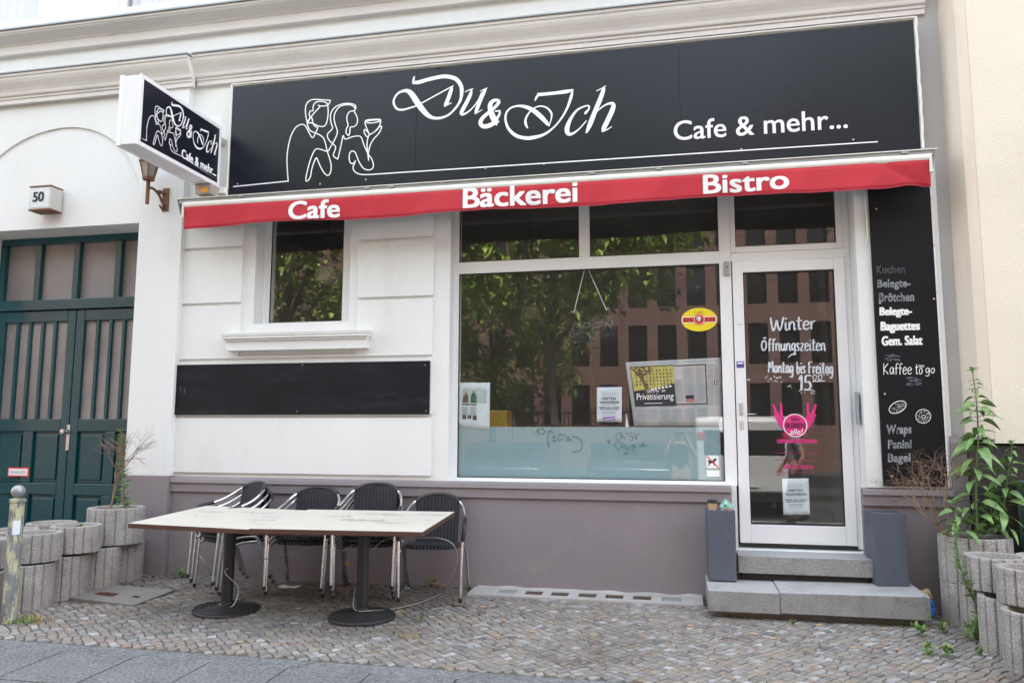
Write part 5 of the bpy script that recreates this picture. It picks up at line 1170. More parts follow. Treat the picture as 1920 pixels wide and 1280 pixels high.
# ------------------------------------------------------------------ steps, vents, cover plate
t = thing('lower_step', 'wide grey granite bottom step in two blocks, carrying the slate planters', 'step', (.93, -.4, .06))
lx0, lx1, ly = .185, 1.672, -.70; jx = X(1463, 1125, ly)
def stepblock(x0, x1, y0, y1, zb, zt, bev=.0):
    m.hexa([Vector(p) for p in ((x0, y0, zb), (x1, y0, zb), (x1, y1, zb), (x0, y1, zb))], [Vector(p) for p in ((x0, y0, zt), (x1, y0, zt + bev), (x1, y1, zt + bev + .01), (x0, y1, zt + .01))])
    m.bm.normal_update()
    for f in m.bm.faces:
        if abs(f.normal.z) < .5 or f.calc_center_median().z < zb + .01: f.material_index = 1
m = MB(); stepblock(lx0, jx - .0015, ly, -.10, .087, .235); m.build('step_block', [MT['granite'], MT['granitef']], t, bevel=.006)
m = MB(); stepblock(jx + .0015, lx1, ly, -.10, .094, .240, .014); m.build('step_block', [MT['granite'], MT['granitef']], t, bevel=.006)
m = MB(); m.box(lx0 + .06, lx1 - .05, ly + .10, -.1, 0, .0935); m.build('footing', MT['slabc'], t)
t = thing('upper_step', 'smaller granite step right below the shop door', 'step', (.92, -.2, .3))
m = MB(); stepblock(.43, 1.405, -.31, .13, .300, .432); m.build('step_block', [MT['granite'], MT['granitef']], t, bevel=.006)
m = MB(); m.box(.46, 1.38, -.26, .08, .252, .299); m.build('footing', MT['darkplinth'], t)
# planters
def square_planter(cx, cy, w0, w1, z0, h, rot, label):
    t = thing('square_planter', label, 'planter', (cx, cy, z0), 'slate grey planters beside the shop door')
    M4 = Matrix.Translation((cx, cy, z0)) @ Matrix.Rotation(rad(rot), 4, 'Z'); m = MB()
    b0, b1, i = w0 / 2, w1 / 2, w1 / 2 - .018
    c = lambda h_, r_: [M4 @ Vector((x * r_, y * r_, h_)) for x, y in ((-1, -1), (1, -1), (1, 1), (-1, 1))]
    rings = [[m.v(p) for p in q] for q in (c(0, b0), c(h, b1), c(h, i), c(h - .10, i - .004))]
    m.f(rings[0][::-1])
    for a, b in zip(rings, rings[1:]):
        for k in range(4): m.f([a[k], a[(k + 1) % 4], b[(k + 1) % 4], b[k]])
    m.build('shell', MT['planter'], t, bevel=.005)
    m = MB(); m.poly(c(h - .05, i - .002)); m.build('soil', MT['soil'], t)
    return t
square_planter(.305, -.285, .205, .213, .249, .53, 1.5, 'slate grey planter with a paper cup on top, left of the door')
square_planter(1.505, -.27, .222, .232, .258, .53, 6, 'slate grey empty planter right of the door')
cp = (.248, -.32)
t = thing('coffee_cup', 'kraft paper coffee cup with black lid on the left planter', 'cup', (*cp, .73))
zz0 = .762
m = MB(); m.lathe([(.0285, 0), (.0365, .068), (.0375, .068)], *cp, zz0, 28); m.build('cup', MT['kraft'], t, smooth=True)
m = MB(); m.lathe([(.0405, .066), (.042, .070), (.0405, .078), (.037, .079), (.0355, .090), (.032, .090), (.030, .084), (.0, .084)], *cp, zz0, 28, cap=False); m.build('lid', MT['black'], t, smooth=True)
def crumple(name, c, r, mat, label, cat, seed, sq=(1, 1, 1)):
    rr = random.Random(seed); bm = bmesh.new(); bmesh.ops.create_icosphere(bm, subdivisions=3, radius=r)
    for v in bm.verts:
        n = noise.noise(v.co * (2.2 / r) * .5 + Vector((seed * 3.1, 0, 0))); n2 = noise.noise(v.co * (6 / r) * .5 + Vector((0, seed, 0)))
        v.co = v.co * (1 + .6 * n + .4 * n2); v.co = Vector((v.co.x * sq[0], v.co.y * sq[1], v.co.z * sq[2])) + Vector(c)
    mb = MB(); mb.bm.free(); mb.bm = bm; return tag(mb.build(name, mat), label, cat)
pn = at(1362, 945, -.31)
t = MB()
base = [(-.05, 0, .0), (-.02, -.02, .01), (.02, .01, 0), (.045, 0, .01)]
rr7 = random.Random(2)
m = MB()
def pl_(a, b): 
    x = -.045 + .1 * a; z = .085 * b + .05 * (1 - abs(a - .45) * 2) * b - .02; return Vector((pn.x + x + .02 * noise.noise(Vector((a * 4, b * 4, 0))), -.29 + .03 * noise.noise(Vector((a * 5, b * 5, 3))) + .03 * (b - .5), .745 + max(0, z)))
m.grid(pl_, 9, 8); tag(m.build('crumpled_napkin', MT['mint'], solid=.0008), 'crumpled mint green napkin on the left planter', 'napkin')
crumple('crumpled_bag', (.372, -.335, .772), .026, MT['brownpaper'], 'crumpled brown paper scrap beside the green napkin on the planter', 'paper', 4, (1.3, .9, .8))
# vent strip
t = thing('cellar_vent_strip', 'pale cement strip with cellar vents along the wall foot', 'vent', (-.75, -.18, .06))
vx0, vx1, vya, vyb = -1.72, .16, -.375, -.098
def vzt(y): return gz(y) + .012
vents = []
for i, u in enumerate((943, 995, 1045, 1098, 1150, 1203, 1259)): vents.append(atg(u, 1117 + (u - 943) * .031, .012).x)
m = MB(); xs = sorted([vx0, vx1] + [q for v in vents for q in (v - .072, v + .072)]); ys = [vya, -.29, -.16, vyb]
for i in range(len(xs) - 1):
    for j in range(3):
        hole = j == 1 and i % 2 == 1
        a, b, c, d = xs[i], xs[i + 1], ys[j], ys[j + 1]; dz = -.025 if hole else 0
        m.quad((a, c, vzt(c) + dz), (b, c, vzt(c) + dz), (b, d, vzt(d) + dz), (a, d, vzt(d) + dz))
        if hole:
            for (p, q) in (((a, c), (b, c)), ((b, c), (b, d)), ((b, d), (a, d)), ((a, d), (a, c))): m.quad((*p, vzt(p[1])), (*q, vzt(q[1])), (*q, vzt(q[1]) + dz), (*p, vzt(p[1]) + dz))
m.quad((vx0, vya, vzt(vya)), (vx1, vya, vzt(vya)), (vx1, vya, .02), (vx0, vya, .02)); m.quad((vx0, vya, vzt(vya)), (vx0, vyb, vzt(vyb)), (vx0, vyb, .02), (vx0, vya, .02)); m.quad((vx1, vya, vzt(vya)), (vx1, vyb, vzt(vyb)), (vx1, vyb, .02), (vx1, vya, .02))
m.build('cement_slab', MT['vent'], t)
for i, v in enumerate(vents):
    if i in (0, 6):
        m = MB(); m.box(v - .069, v + .069, -.287, -.163, vzt(-.2) - .014, vzt(-.2) - .004); m.build('glass_block', pm('cloudy_glass_%d' % i, (.26, .29, .30), .4, .15, 20.0), t)
    else:
        m = MB(); m.box(v - .071, v + .071, -.289, -.161, vzt(-.2) - .0255, vzt(-.2) - .0215); m.build('vent_shaft', MT['black'], t)
        m = MB()
        for k in range(8): x = v - .069 + .0188 * k; m.box(x, x + .0065, -.288, -.162, vzt(-.24) - .018, vzt(-.24) - .002)
        for y in (-.2885, -.229, -.1695): m.box(v - .070, v + .070, y, y + .008, vzt(-.24) - .019, vzt(-.24) - .0025)
        m.build('grille', pm('rusty_grille_%d' % i, (.13, .095, .075), .8, .3, 20.0), t)
# irregular cement fillet at wall foot
m = MB(); r8 = random.Random(8); N = 40
pts = [(vx0 + .02 + (1.86) * k / N, .0) for k in range(N + 1)]
for k in range(N):
    a, b = pts[k][0], pts[k + 1][0]; h0 = .012 + .016 * noise.noise(Vector((a * 6, 0, 0))); h1 = .012 + .016 * noise.noise(Vector((b * 6, 0, 0)))
    m.quad((a, -.115, vzt(-.1)), (b, -.115, vzt(-.1)), (b, -.096, vzt(-.1) + h1), (a, -.096, vzt(-.1) + h0))
m.build('mortar_fillet', MT['vent'], t)
# cover plate by the planters
t = thing('cover_plate', 'square concrete cover plate with small grating in the cobbles', 'cover plate', (-4.6, -.9, .04))
P = [atg(u, v) for u, v in ((103, 1119), (252, 1136), (328, 1107), (196, 1097))]
m = MB(); m.hexa([Vector((p.x, p.y, .0)) for p in P], [Vector((p.x, p.y, gz(p.y) + .012)) for p in P]); m.build('plate', MT['slabc'], t, bevel=.004)
P = [atg(u, v, .015) for u, v in ((178, 1113), (210, 1117), (222, 1112), (192, 1109))]
m = MB(); m.poly(P); m.build('drain_hole', MT['black'], t)
m = MB()
for k in range(7): a = P[0].lerp(P[1], k / 6); b = P[3].lerp(P[2], k / 6); m.tube([a + Vector((0, 0, .002)), b + Vector((0, 0, .002))], .004, 6)
m.build('grating', MT['rust'], t)
P = [atg(u, v, .014) for u, v in ((246, 1118), (258, 1120), (264, 1117), (252, 1115.5))]; m = MB(); m.poly(P); m.build('lifting_slot', MT['iron'], t)

# ------------------------------------------------------------------ tables
def make_table(label, loc, rot, dx=0.0):
    t = thing('bistro_table', label, 'table', (0, 0, 0), 'bistro tables by the wall')
    m = MB(); m.box(dx - .605, dx + .605, -.525, .525, .667, .6985); m.build('edge', MT['edge'], t, bevel=.002)
    m = MB(); m.box(dx - .604, dx + .604, -.524, .524, .699, .7005); m.build('tabletop', MT['top'], t)
    m = MB(); m.tube([(0, 0, .02), (0, 0, .66)], .042, 24); m.box(-.2, .2, -.03, .03, .648, .6665); m.box(-.03, .03, -.2, .2, .644, .6475); m.build('column', MT['iron'], t, smooth=True)
    pr = [(.245, 0), (.245, .012)]
    for k in range(7):
        r0 = .238 - .026 * k; z = .016 + .0045 * k; pr += [(r0, z + .006), (r0 - .016, z + .009), (r0 - .019, z + .003)]
    pr += [(.055, .055), (.052, .075), (.044, .08)]
    m = MB(); m.lathe(pr, 0, 0, 0, 48); m.build('foot', MT['iron'], t, smooth=True, ang=25)
    t.location = loc; t.rotation_euler = (rad(1.2), 0, rad(rot)); return t
def scribbles(t, seed, spots):
    m = MB((0, 0, 1)); r = random.Random(seed)
    for cx, cy, n, sx, sy in spots:
        x = cx
        for k in range(n):
            y = cy + r.uniform(-.2, .2) * sy; pl = [(x + r.uniform(-.5, .5) * sx * .12, y + r.uniform(-.5, .5) * sy) for _ in range(r.randint(3, 5))]
            m.ribbon(crs(pl, 4), lambda a, b: Vector((a, b, .7013)), r.uniform(.0015, .0035)); x += sx / n
    m.pieces('scribbles', MT['scrib2'], t)
t1 = make_table('bistro table with scribbled cream top, half under its neighbour, nearer the gate', (0, 0, 0), 0, .10)
scribbles(t1, 3, [(-.38, .2, 12, .22, .07), (-.28, -.05, 10, .2, .08), (-.05, .25, 16, .3, .06), (.2, -.1, 14, .25, .08), (.25, .05, 14, .28, .07), (.3, -.25, 10, .2, .06)])
t1.location = (-3.385, -1.18, gz(-1.18) - .002); t1.rotation_euler = (rad(1.5), rad(1.6), rad(4))
t2 = make_table('bistro table with scribbled cream top, the one nearer the shop window', (0, 0, 0), 0, -.03)
scribbles(t2, 8, [(-.35, .15, 16, .2, .08), (-.1, .3, 18, .25, .07), (.1, .25, 10, .15, .08), (-.15, -.05, 26, .32, .11), (.15, -.15, 16, .3, .12), (.35, .3, 12, .2, .07), (.25, .0, 12, .3, .05)])
t2.location = (-2.285, -1.185, gz(-1.18) + .004); t2.rotation_euler = (rad(1.5), 0, rad(4.5))

# ------------------------------------------------------------------ chairs
def make_chair():
    t = thing('bistro_chair', 'x', 'chair', (0, 0, 0), 'stacked bistro chairs behind the tables')
    half = [(-.245, -.235, 0), (-.25, -.22, .25), (-.255, -.205, .45), (-.262, -.195, .56), (-.264, -.165, .625), (-.262, -.09, .648), (-.256, .0, .668), (-.243, .09, .705), (-.215, .175, .762), (-.165, .232, .808), (-.09, .262, .836), (0, .27, .845)]
    full = half + [(-x, y, z) for x, y, z in half[-2::-1]]
    m = MB(); m.tube(crs(full, 5), .0125, 10); m.build('frame_tube', MT['chrome'], t, smooth=True, ang=0)
    for s in (-1, 1):
        m = MB(); m.tube(crs([(s * .248, -.20, .40), (s * .25, -.10, .425), (s * .251, .03, .432), (s * .252, .09, .42), (s * .255, .125, .37), (s * .262, .18, .22), (s * .272, .25, 0)], 5), .0118, 10); m.build('rear_leg', MT['chrome'], t, smooth=True, ang=0)
        m = MB(); m.tube(crs([(s * .2565, -.2, .49), (s * .262, -.194, .56), (s * .264, -.164, .625), (s * .262, -.09, .648), (s * .2585, -.03, .662)], 5), .0165, 10); m.build('armrest', MT['black'], t, smooth=True)
        m = MB(); m.lathe([(.014, 0), (.014, .03)], s * .245, -.235, 0, 10); m.lathe([(.014, 0), (.014, .03)], s * .272, .25, 0, 10); m.pieces('foot_cap', MT['black'], t)
    m = MB(); m.tube(crs([(-.19, .208, .787), (-.165, .232, .808), (-.09, .262, .836), (0, .27, .845), (.09, .262, .836), (.165, .232, .808), (.19, .208, .787)], 5), .0175, 10); m.build('top_rail', MT['black'], t, smooth=True)
    def back(a, b):
        s = a * 2 - 1; w = .178 + .012 * b; zt = .845 - .05 * s * s - .012 * abs(s) ** 4
        z = .435 + (zt - .435) * b; y = .185 + .085 * b ** 1.3 - .055 * s * s * (.4 + .6 * b)
        return Vector((s * w, y, z))
    m = MB(); m.grid(back, 28, 20); m.build('backrest', MT['wickb'], t, smooth=True, solid=.011, ang=0)
    n = 48; pts = []
    for k in range(n):
        a = 2 * math.pi * k / n; c, s = math.cos(a), math.sin(a); e = .62
        pts.append((.218 * (abs(c) ** e) * (1 if c > 0 else -1), -.015 + .225 * (abs(s) ** e) * (1 if s > 0 else -1)))
    m = MB(); cz = .445
    ringz = [(0.0, .0), (.55, .0), (.9, .004), (.985, .0), (1.0, -.014), (.985, -.03), (.9, -.034)]
    rg = []
    for f, dz in ringz[1:]: rg.append([m.v((x * f, -.015 + (y + .015) * f, cz + dz + .012 * (y) / .2 * -f + .0)) for x, y in pts])
    m.f(rg[0]); m.f(rg[-1][::-1])
    for a, b in zip(rg, rg[1:]):
        for k in range(n): m.f([a[k], a[(k + 1) % n], b[(k + 1) % n], b[k]])
    m.build('seat', MT['wicks'], t, smooth=True, ang=60)
    for c in kids(t): c.data.transform(Matrix.Diagonal((1, 1, .935, 1)))
    return t
ch0 = make_chair(); used = []
stacks = [(-3.76, -.47, -33, 3, 'leftmost stack, turned towards the gate'), (-3.10, -.45, 3, 2, 'second stack from the left, between the two table columns'), (-2.53, -.44, 9, 3, 'third stack from the left, behind the right table column'), (-1.985, -.43, 10, 1, None)]
lev = {3: ['bottom', 'middle', 'top'], 2: ['bottom', 'top'], 1: ['']}
for (x, y, rz, n, nm) in stacks:
    for k in range(n):
        f = Vector((math.sin(rad(rz)), -math.cos(rad(rz)))) * .032 * k
        loc = (x + f.x, y + f.y, gz(y) + .043 * k)
        lab = ('%s black wicker chair of the %s' % (lev[n][k], nm)) if nm else 'single black wicker chair at the right end beside the shop window plinth'
        if not used: ch0.location = loc; ch0.rotation_euler = (rad(0), 0, rad(rz)); ch0['label'] = lab; used.append(1)
        else: dup(ch0, loc, rad(rz), lab)

# security cable and padlock
def cab(pts): return crs([tuple(p) for p in pts], 8)
m = MB()
m.tube(cab([at(374, 1040, -.75), at(388, 1062, -.75), at(398, 1082, -.55), at(402, 1110, -.9)]), .0035, 6)
m.tube(cab([Vector((-3.42, -1.23, .08)), Vector((-3.30, -1.24, .07)), Vector((-3.28, -1.2, .2)), Vector((-3.36, -1.24, .34)), at(520, 1043, -.72), at(565, 1030, -.70), at(605, 1024, -.68), at(640, 1032, -.75), at(662, 1020, -1.05)]), .0035, 6)
m.tube(cab([at(700, 1030, -1.0), at(715, 1015, -.72), at(735, 1008, -.6), at(760, 1012, -.66), at(790, 1008, -.72), at(820, 1008, -.70), at(846, 1017, -.66), at(858, 1040, -.60), at(850, 1075, -.55), at(835, 1100, -.5), atg(828, 1112, .01)]), .0035, 6)
m.tube(cab([atg(828, 1112, .01), atg(790, 1128, .01), atg(740, 1140, .012), Vector((-2.20, -1.23, .09)), Vector((-2.30, -1.235, .085)), Vector((-2.34, -1.22, .12)), Vector((-2.345, -1.18, .24))]), .0035, 6)
tag(m.build('security_cable', MT['cable'], smooth=True), 'thin steel security cable looped through chairs and table columns', 'cable')
p = at(652, 1055, -.45); t = thing('padlock', 'small brass padlock hanging on the cable between the chairs', 'padlock', tuple(p))
m = MB(); m.box(p.x - .017, p.x + .017, p.y - .007, p.y + .007, p.z - .018, p.z + .014); m.build('body', MT['brass'], t, bevel=.003)
m = MB(); m.tube(crs([(p.x - .011, p.y, p.z + .012), (p.x - .011, p.y, p.z + .03), (p.x, p.y, p.z + .042), (p.x + .011, p.y, p.z + .03), (p.x + .011, p.y, p.z + .012)], 5), .003, 6); m.build('shackle', MT['steel'], t, smooth=True)

# ------------------------------------------------------------------ bollard
bp_ = atg(16, 1166)
bl = thing('bollard', 'grey steel bollard with ball top, flaking yellow paint and a white sticker', 'bollard', (bp_.x, bp_.y, gz(bp_.y)))
bz = gz(bp_.y)
m = MB(); m.lathe([(.052, 0), (.050, .05), (.047, .845), (.054, .85), (.054, .868), (.045, .872), (.036, .878)], bp_.x, bp_.y, bz, 32); m.build('post', MT['bollard'], bl, smooth=True)
m = MB(); m.lathe([(.047 * math.sin(math.pi * k / 16), -.047 * math.cos(math.pi * k / 16)) for k in range(17)], bp_.x, bp_.y, bz + .925, 28, cap=False); m.build('ball', pm('dull_silver_paint', (.30, .31, .32), .45, .1, 9.0, metal=.5), bl, smooth=True)
m = MB(); m.grid(lambda a, b: Vector((bp_.x + .0500 * math.cos(rad(-70 + 58 * a)), bp_.y + .0500 * math.sin(rad(-70 + 58 * a)), bz + .62 + .1 * b)), 8, 2); m.build('sticker', MT['paper'], bl)

# ------------------------------------------------------------------ concrete ring planters
def ring_planter(label, cx, cy, z0, h, R_, near=None, soil=True, group='concrete ring planters', flute=17):
    t = thing('ring_planter', label, 'planter', (cx, cy, z0), group)
    n = 288; out = []; inn = []
    for k in range(n):
        a = 2 * math.pi * k / n; r = R_; d = Vector((math.cos(a), math.sin(a)))
        ph = (k * flute / n) % 1.0
        r -= .017 * math.exp(-((ph - .5) / .075) ** 2)
        ri = R_ - .045
        for nx_, ny_, nr_ in (near or ()):             # moon stones: hollowed where they nest against the next ring
            nd = Vector((nx_ - cx, ny_ - cy)); b = d.dot(nd)
            disc = b * b - (nd.length_squared - (nr_ + .006) ** 2)
            if disc > 0 and b > 0: r = min(r, b - math.sqrt(disc))
            disc = b * b - (nd.length_squared - (nr_ + .05) ** 2)
            if disc > 0 and b > 0: ri = min(ri, b - math.sqrt(disc))
        out.append(d * r); inn.append(d * max(min(ri, r - .012), .02))
    m = MB(); P = lambda q, z, s=1: [m.v((cx + p.x * s, cy + p.y * s, z0 + z)) for p in q]
    rings = [P(out, .003), P(out, h - .014), P([o * .993 for o in out], h - .004), P([o * .975 + i * 0 for o, i in zip(out, inn)], h), P([i * 1.03 for i in inn], h), P(inn, h - .008), P(inn, .02)]
    for a, b in zip(rings, rings[1:]):
        for k in range(n): m.f([a[k], a[(k + 1) % n], b[(k + 1) % n], b[k]])
    m.f(rings[0][::-1]); m.build('ring', MT['concrete'], t, smooth=True, ang=35)
    if soil:
        m = MB(); m.poly([Vector((cx + p.x, cy + p.y, z0 + h - (.07 if soil is True else soil))) for p in inn]); m.build('soil', MT['soil'], t)
    return t
B_ = [(-4.98, -.37, .205), (-4.965, -.67, .195), (-5.0, -1.0, .195), (-5.0, -1.38, .195), (-5.06, -1.76, .195)]
U_ = [(-4.93, -.50, .235), (-4.94, -.96, .195), (-5.27, -.86, .195), (-4.985, -1.34, .195), (-5.30, -1.24, .195), (-5.12, -1.73, .195)]
def ringp(label, c, z0, h, near=None, soil=True): ring_planter(label, c[0], c[1], z0, h, c[2], near, soil)
ringp('concrete ring under the large planter, foot of the left wall corner', B_[0], .0, .385)
ringp('large concrete ring planter holding the dry shrub, beside the gate', U_[0], .387, .31, None, .03)
ringp('bottom concrete ring behind the cover plate, second from the wall', B_[1], .0, .375, [B_[0]])
ringp('bottom concrete ring beside the cover plate, third from the wall', B_[2], .0, .358, [B_[1]])
ringp('bottom concrete ring right behind the bollard', B_[3], .0, .348, [B_[2]])
ringp('bottom concrete ring at the left picture edge', B_[4], .0, .342, [B_[3]])
ringp('top tier concrete ring planter with small parsley-like sprout', U_[1], .377, .215, None, .03)
ringp('concrete ring nested behind the ring with the sprout', U_[2], .0, .594, [U_[1], U_[0]], .05)
ringp('top tier empty concrete ring planter just behind the bollard', U_[3], .361, .215, [U_[1]], .06)
ringp('concrete ring nested behind the empty ring left', U_[4], .0, .578, [U_[3], U_[2]], .06)
ringp('top tier concrete ring cut by the left picture edge', U_[5], .351, .215, [U_[4]], .06)
# right side
B_ = [(2.055, -.43, .23), (2.04, -.74, .19), (2.03, -1.10, .19), (2.03, -1.47, .19), (2.03, -1.83, .19)]
U_ = [(2.06, -.425, .235), (2.02, -.90, .19), (2.36, -.84, .19), (2.08, -1.29, .19)]
ringp('bottom ring of the large planter at the right wall corner', B_[0], .0, .326)
ringp('large concrete ring planter with the tall green plants, right', U_[0], .328, .315, None, .03)
ringp('bottom concrete ring right of the lower step', B_[1], .0, .362, [B_[0]])
ringp('bottom concrete ring behind the tall thin weed', B_[2], .0, .350, [B_[1]])
ringp('bottom concrete ring near the right picture edge', B_[3], .0, .344, [B_[2]])
ringp('bottom concrete ring in the lower right picture corner', B_[4], .0, .338, [B_[3]])
ringp('top tier empty concrete ring nearest the large right planter', U_[1], .364, .21, None, .06)
ringp('concrete ring nested behind the empty right one', U_[2], .0, .572, [U_[1], U_[0]], .06)
ringp('top tier concrete ring at the right picture edge', U_[3], .353, .21, [U_[1]], .06)
p = atg(1915, 1050)
t = thing('utility_cabinet', 'green rough utility cabinet at the right picture edge', 'cabinet', (2.62, -.4, .06))
m = MB(); m.box(2.415, 2.9, -.52, -.26, .05, 1.0); m.build('body', MT['greenbox'], t, bevel=.01)
m = MB(); m.box(2.40, 2.915, -.535, -.255, 1.001, 1.03); m.build('lid', MT['greenbox'], t, bevel=.008)

# ------------------------------------------------------------------ plants
def leaf(mb, base, d, L, W, droop=.3, up=Vector((0, 0, 1)), n=6, roll=0.0):
    d = d.normalized(); side = d.cross(up)
    if roll: side = Matrix.Rotation(roll, 3, d) @ side
    if side.length < 1e-4: side = Vector((1, 0, 0))
    side.normalize(); nr = side.cross(d); rows = []
    for k in range(n + 1):
        s = k / n; c = base + d * L * s + nr * (-.0) + Vector((0, 0, -droop * L * s * s))
        w_ = W * .5 * (math.sin(math.pi * min(1, s ** .75)) ** .9 if 0 < s < 1 else 0.0) + .0006
        rows.append((mb.v(c + side * w_ + nr * w_ * .35), mb.v(c), mb.v(c - side * w_ + nr * w_ * .35)))
    for a, b in zip(rows, rows[1:]): mb.f([a[0], a[1], b[1], b[0]]); mb.f([a[1], a[2], b[2], b[1]])
def leafy_plant(name, label, path, n, L, seed, topL=.05):
    r = random.Random(seed); t = thing(name, label, 'plant', tuple(path[0])); P = [Vector(p) for p in crs([tuple(p) for p in path], 8)]
    m = MB(); N = len(P); m.tube(P, [.009 * (1 - .7 * k / N) for k in range(N)], 8); st = MB
    lf = MB()
    for k in range(n):
        s = .08 + .92 * k / (n - 1); i = min(N - 2, int(s * (N - 1))); b = P[i]
        a0 = k * 1.9 + r.uniform(-.3, .3)
        for h in range(2 if s < .96 else 3):
            a = a0 + math.pi * h * (1 if s < .96 else .66); ll = L * (1.0 - .35 * s if s < .75 else max(topL / L, 1.9 - 1.9 * s)) * r.uniform(.75, 1.15)
            el = r.uniform(-.15, .35) + (.7 if s > .9 else 0)
            d = Vector((math.cos(a) * math.cos(el), math.sin(a) * math.cos(el), math.sin(el)))
            pt = b + d * ll * .22; m.tube([b, pt], .0025, 5); leaf(lf, pt, d, ll, ll * r.uniform(.34, .46), r.uniform(.3, .8), roll=r.uniform(-.9, .9))
    m.build('stem', MT['stem'], t, smooth=True); lf.build('foliage', MT['leaf'], t, smooth=True, ang=0); return t
PYR = -.5
def stalk(px, y): return [at(u, v, y) for u, v in px]
leafy_plant('tall_plant', 'tall broad leaved green plant standing in the large right planter', stalk([(1832, 1000), (1830, 900), (1834, 820), (1830, 745), (1822, 690)], -.50), 36, .165, 4)
leafy_plant('tall_plant', 'second broad leaved plant, shorter, by the right picture edge', stalk([(1880, 1000), (1884, 930), (1893, 870), (1898, 828)], -.44), 24, .155, 7)
leafy_plant('leafy_plant', 'low bushy leafy plant at the left rim of the large right planter', stalk([(1800, 1000), (1796, 970), (1788, 942)], -.56), 8, .15, 12)
leafy_plant('leafy_plant', 'low leafy plant between the two tall ones in the right planter', stalk([(1860, 1000), (1858, 960), (1862, 930)], -.40), 9, .16, 15)
def shrub(name, label, base, dirs, n, seed, L0, mat='twig', spread=.7, gravity=0.0, r0=.008):
    r = random.Random(seed); t = thing(name, label, 'shrub', tuple(base)); m = MB(); tw = MB()
    def grow(p, d, L, rad_, depth):
        mb = m if depth == n else tw; q = p; pts = [p]
        for k in range(3):
            d = (d + Vector((r.gauss(0, .16), r.gauss(0, .16), r.gauss(0, .12) - gravity)) * spread).normalized(); q = q + d * L / 3; pts.append(q)
        mb.tube(pts, [rad_, rad_ * .85, rad_ * .7, rad_ * .55], 5 if depth < n else 7)
        if depth == 0: return
        for k in range(r.choice((2, 3, 3)) if depth > 1 else 2):
            nd = (d + Vector((r.gauss(0, .55), r.gauss(0, .45), r.gauss(0, .45))) * spread).normalized(); grow(pts[r.choice((2, 3, 3))], nd, L * r.uniform(.6, .85), rad_ * .6, depth - 1)
    for d in dirs: grow(Vector(base), Vector(d).normalized(), L0, r0, n)
    m.build('trunk', MT[mat], t, smooth=True); tw.build('twigs', MT[mat], t); return t
b = at(207, 950, -.5)
shrub('dry_shrub', 'leafless dry shrub in the large planter beside the gate', (b.x, -.5, .66), [(-.02, 0, 1), (.05, .03, 1)], 5, 21, .27, spread=.66, r0=.011)
b = at(1782, 1000, -.48)
shrub('dry_shrub', 'dry brown tangled shrub leaning across the menu board foot', (b.x, -.42, .62), [(-.35, .12, 1), (-.6, .1, .9), (-.15, .1, 1), (-.45, .0, 1)], 5, 5, .25, spread=.95, gravity=.015, r0=.008)
def needle_weed(label, path, seed, L=.05, n=90, mat='leafl', thick=.005):
    r = random.Random(seed); t = thing('tall_weed', label, 'plant', tuple(path[0])); P = [Vector(p) for p in crs([tuple(p) for p in path], 8)]; N = len(P)
    m = MB(); m.tube(P, [thick * (1 - .7 * k / N) for k in range(N)], 6); m.build('stem', MT['stem'], t, smooth=True)
    lf = MB()
    for k in range(n):
        s = (k + .5) / n; i = min(N - 2, int(s * (N - 1))); a = r.uniform(0, 6.28); el = r.uniform(.1, .7); ll = L * r.uniform(.6, 1.2) * (1 - .5 * s)
        leaf(lf, P[i].lerp(P[i + 1], r.random()), Vector((math.cos(a) * math.cos(el), math.sin(a) * math.cos(el), math.sin(el))), ll, ll * .17, .1, n=3, roll=r.uniform(-1, 1))
    lf.build('foliage', MT[mat], t); return t
needle_weed('upright narrow leaved green weed in the large planter beside the gate', stalk([(233, 952), (232, 900), (228, 850), (226, 805)], -.47), 3, .095, 170)
w1 = stalk([(1842, 1192), (1838, 1150), (1815, 1105), (1800, 1060), (1793, 1010), (1789, 975)], -.95)
needle_weed('tall thin flowering weed leaning out in front of the right planters', w1, 6, .085, 170)
needle_weed('thin pale weed at the right end of the lower step', stalk([(1742, 1165), (1739, 1140), (1733, 1115)], -.74), 9, .035, 30, thick=.002)
needle_weed('small green weed growing by the wall behind the single chair', stalk([(800, 1110), (806, 1085), (815, 1068)], -.2), 10, .05, 36, thick=.0025)
def sprout(label, p, h, seed, n=14, mat='leafl', W=.4, group=None, name='small_weed'):
    r = random.Random(seed); lf = MB()
    for k in range(n):
        a = r.uniform(0, 6.28); el = r.uniform(.5, 1.4); b = Vector(p) + Vector((r.gauss(0, h * .12), r.gauss(0, h * .12), r.uniform(0, h * .5)))
        leaf(lf, b, Vector((math.cos(a) * math.cos(el), math.sin(a) * math.cos(el), math.sin(el))), h * r.uniform(.3, .7), h * W * r.uniform(.3, .6), .3, n=3)
    return tag(lf.build(name, MT[mat]), label, 'plant', group)
sprout('parsley-like sprout in a concrete ring planter left', at(150, 996, -.98), .085, 2, 26)
sprout('tuft of weeds growing from the foot of the tall thin weed', atg(1825, 1200), .17, 8, 44, 'leaf', .25)
sprout('low leafy weed at the foot of the right planters beside the step', atg(1793, 1168), .06, 9, 16, 'leaf', .5)
for k, (u, v, h) in enumerate(((1725, 1192, .12), (1768, 1186, .11), (1740, 1228, .10), (1777, 1232, .11), (1838, 1228, .07), (1650, 1172, .045), (1488, 1171, .05), (338, 1083, .13), (790, 1165, .07), (738, 1190, .04), (685, 1085, .05), (500, 1203, .02), (552, 1165, .035), (1185, 1238, .02), (340, 1130, .02))):
    sprout('small green weed sprouting between the cobbles', atg(u, v), h, 30 + k, 20, group='weeds between the cobbles')
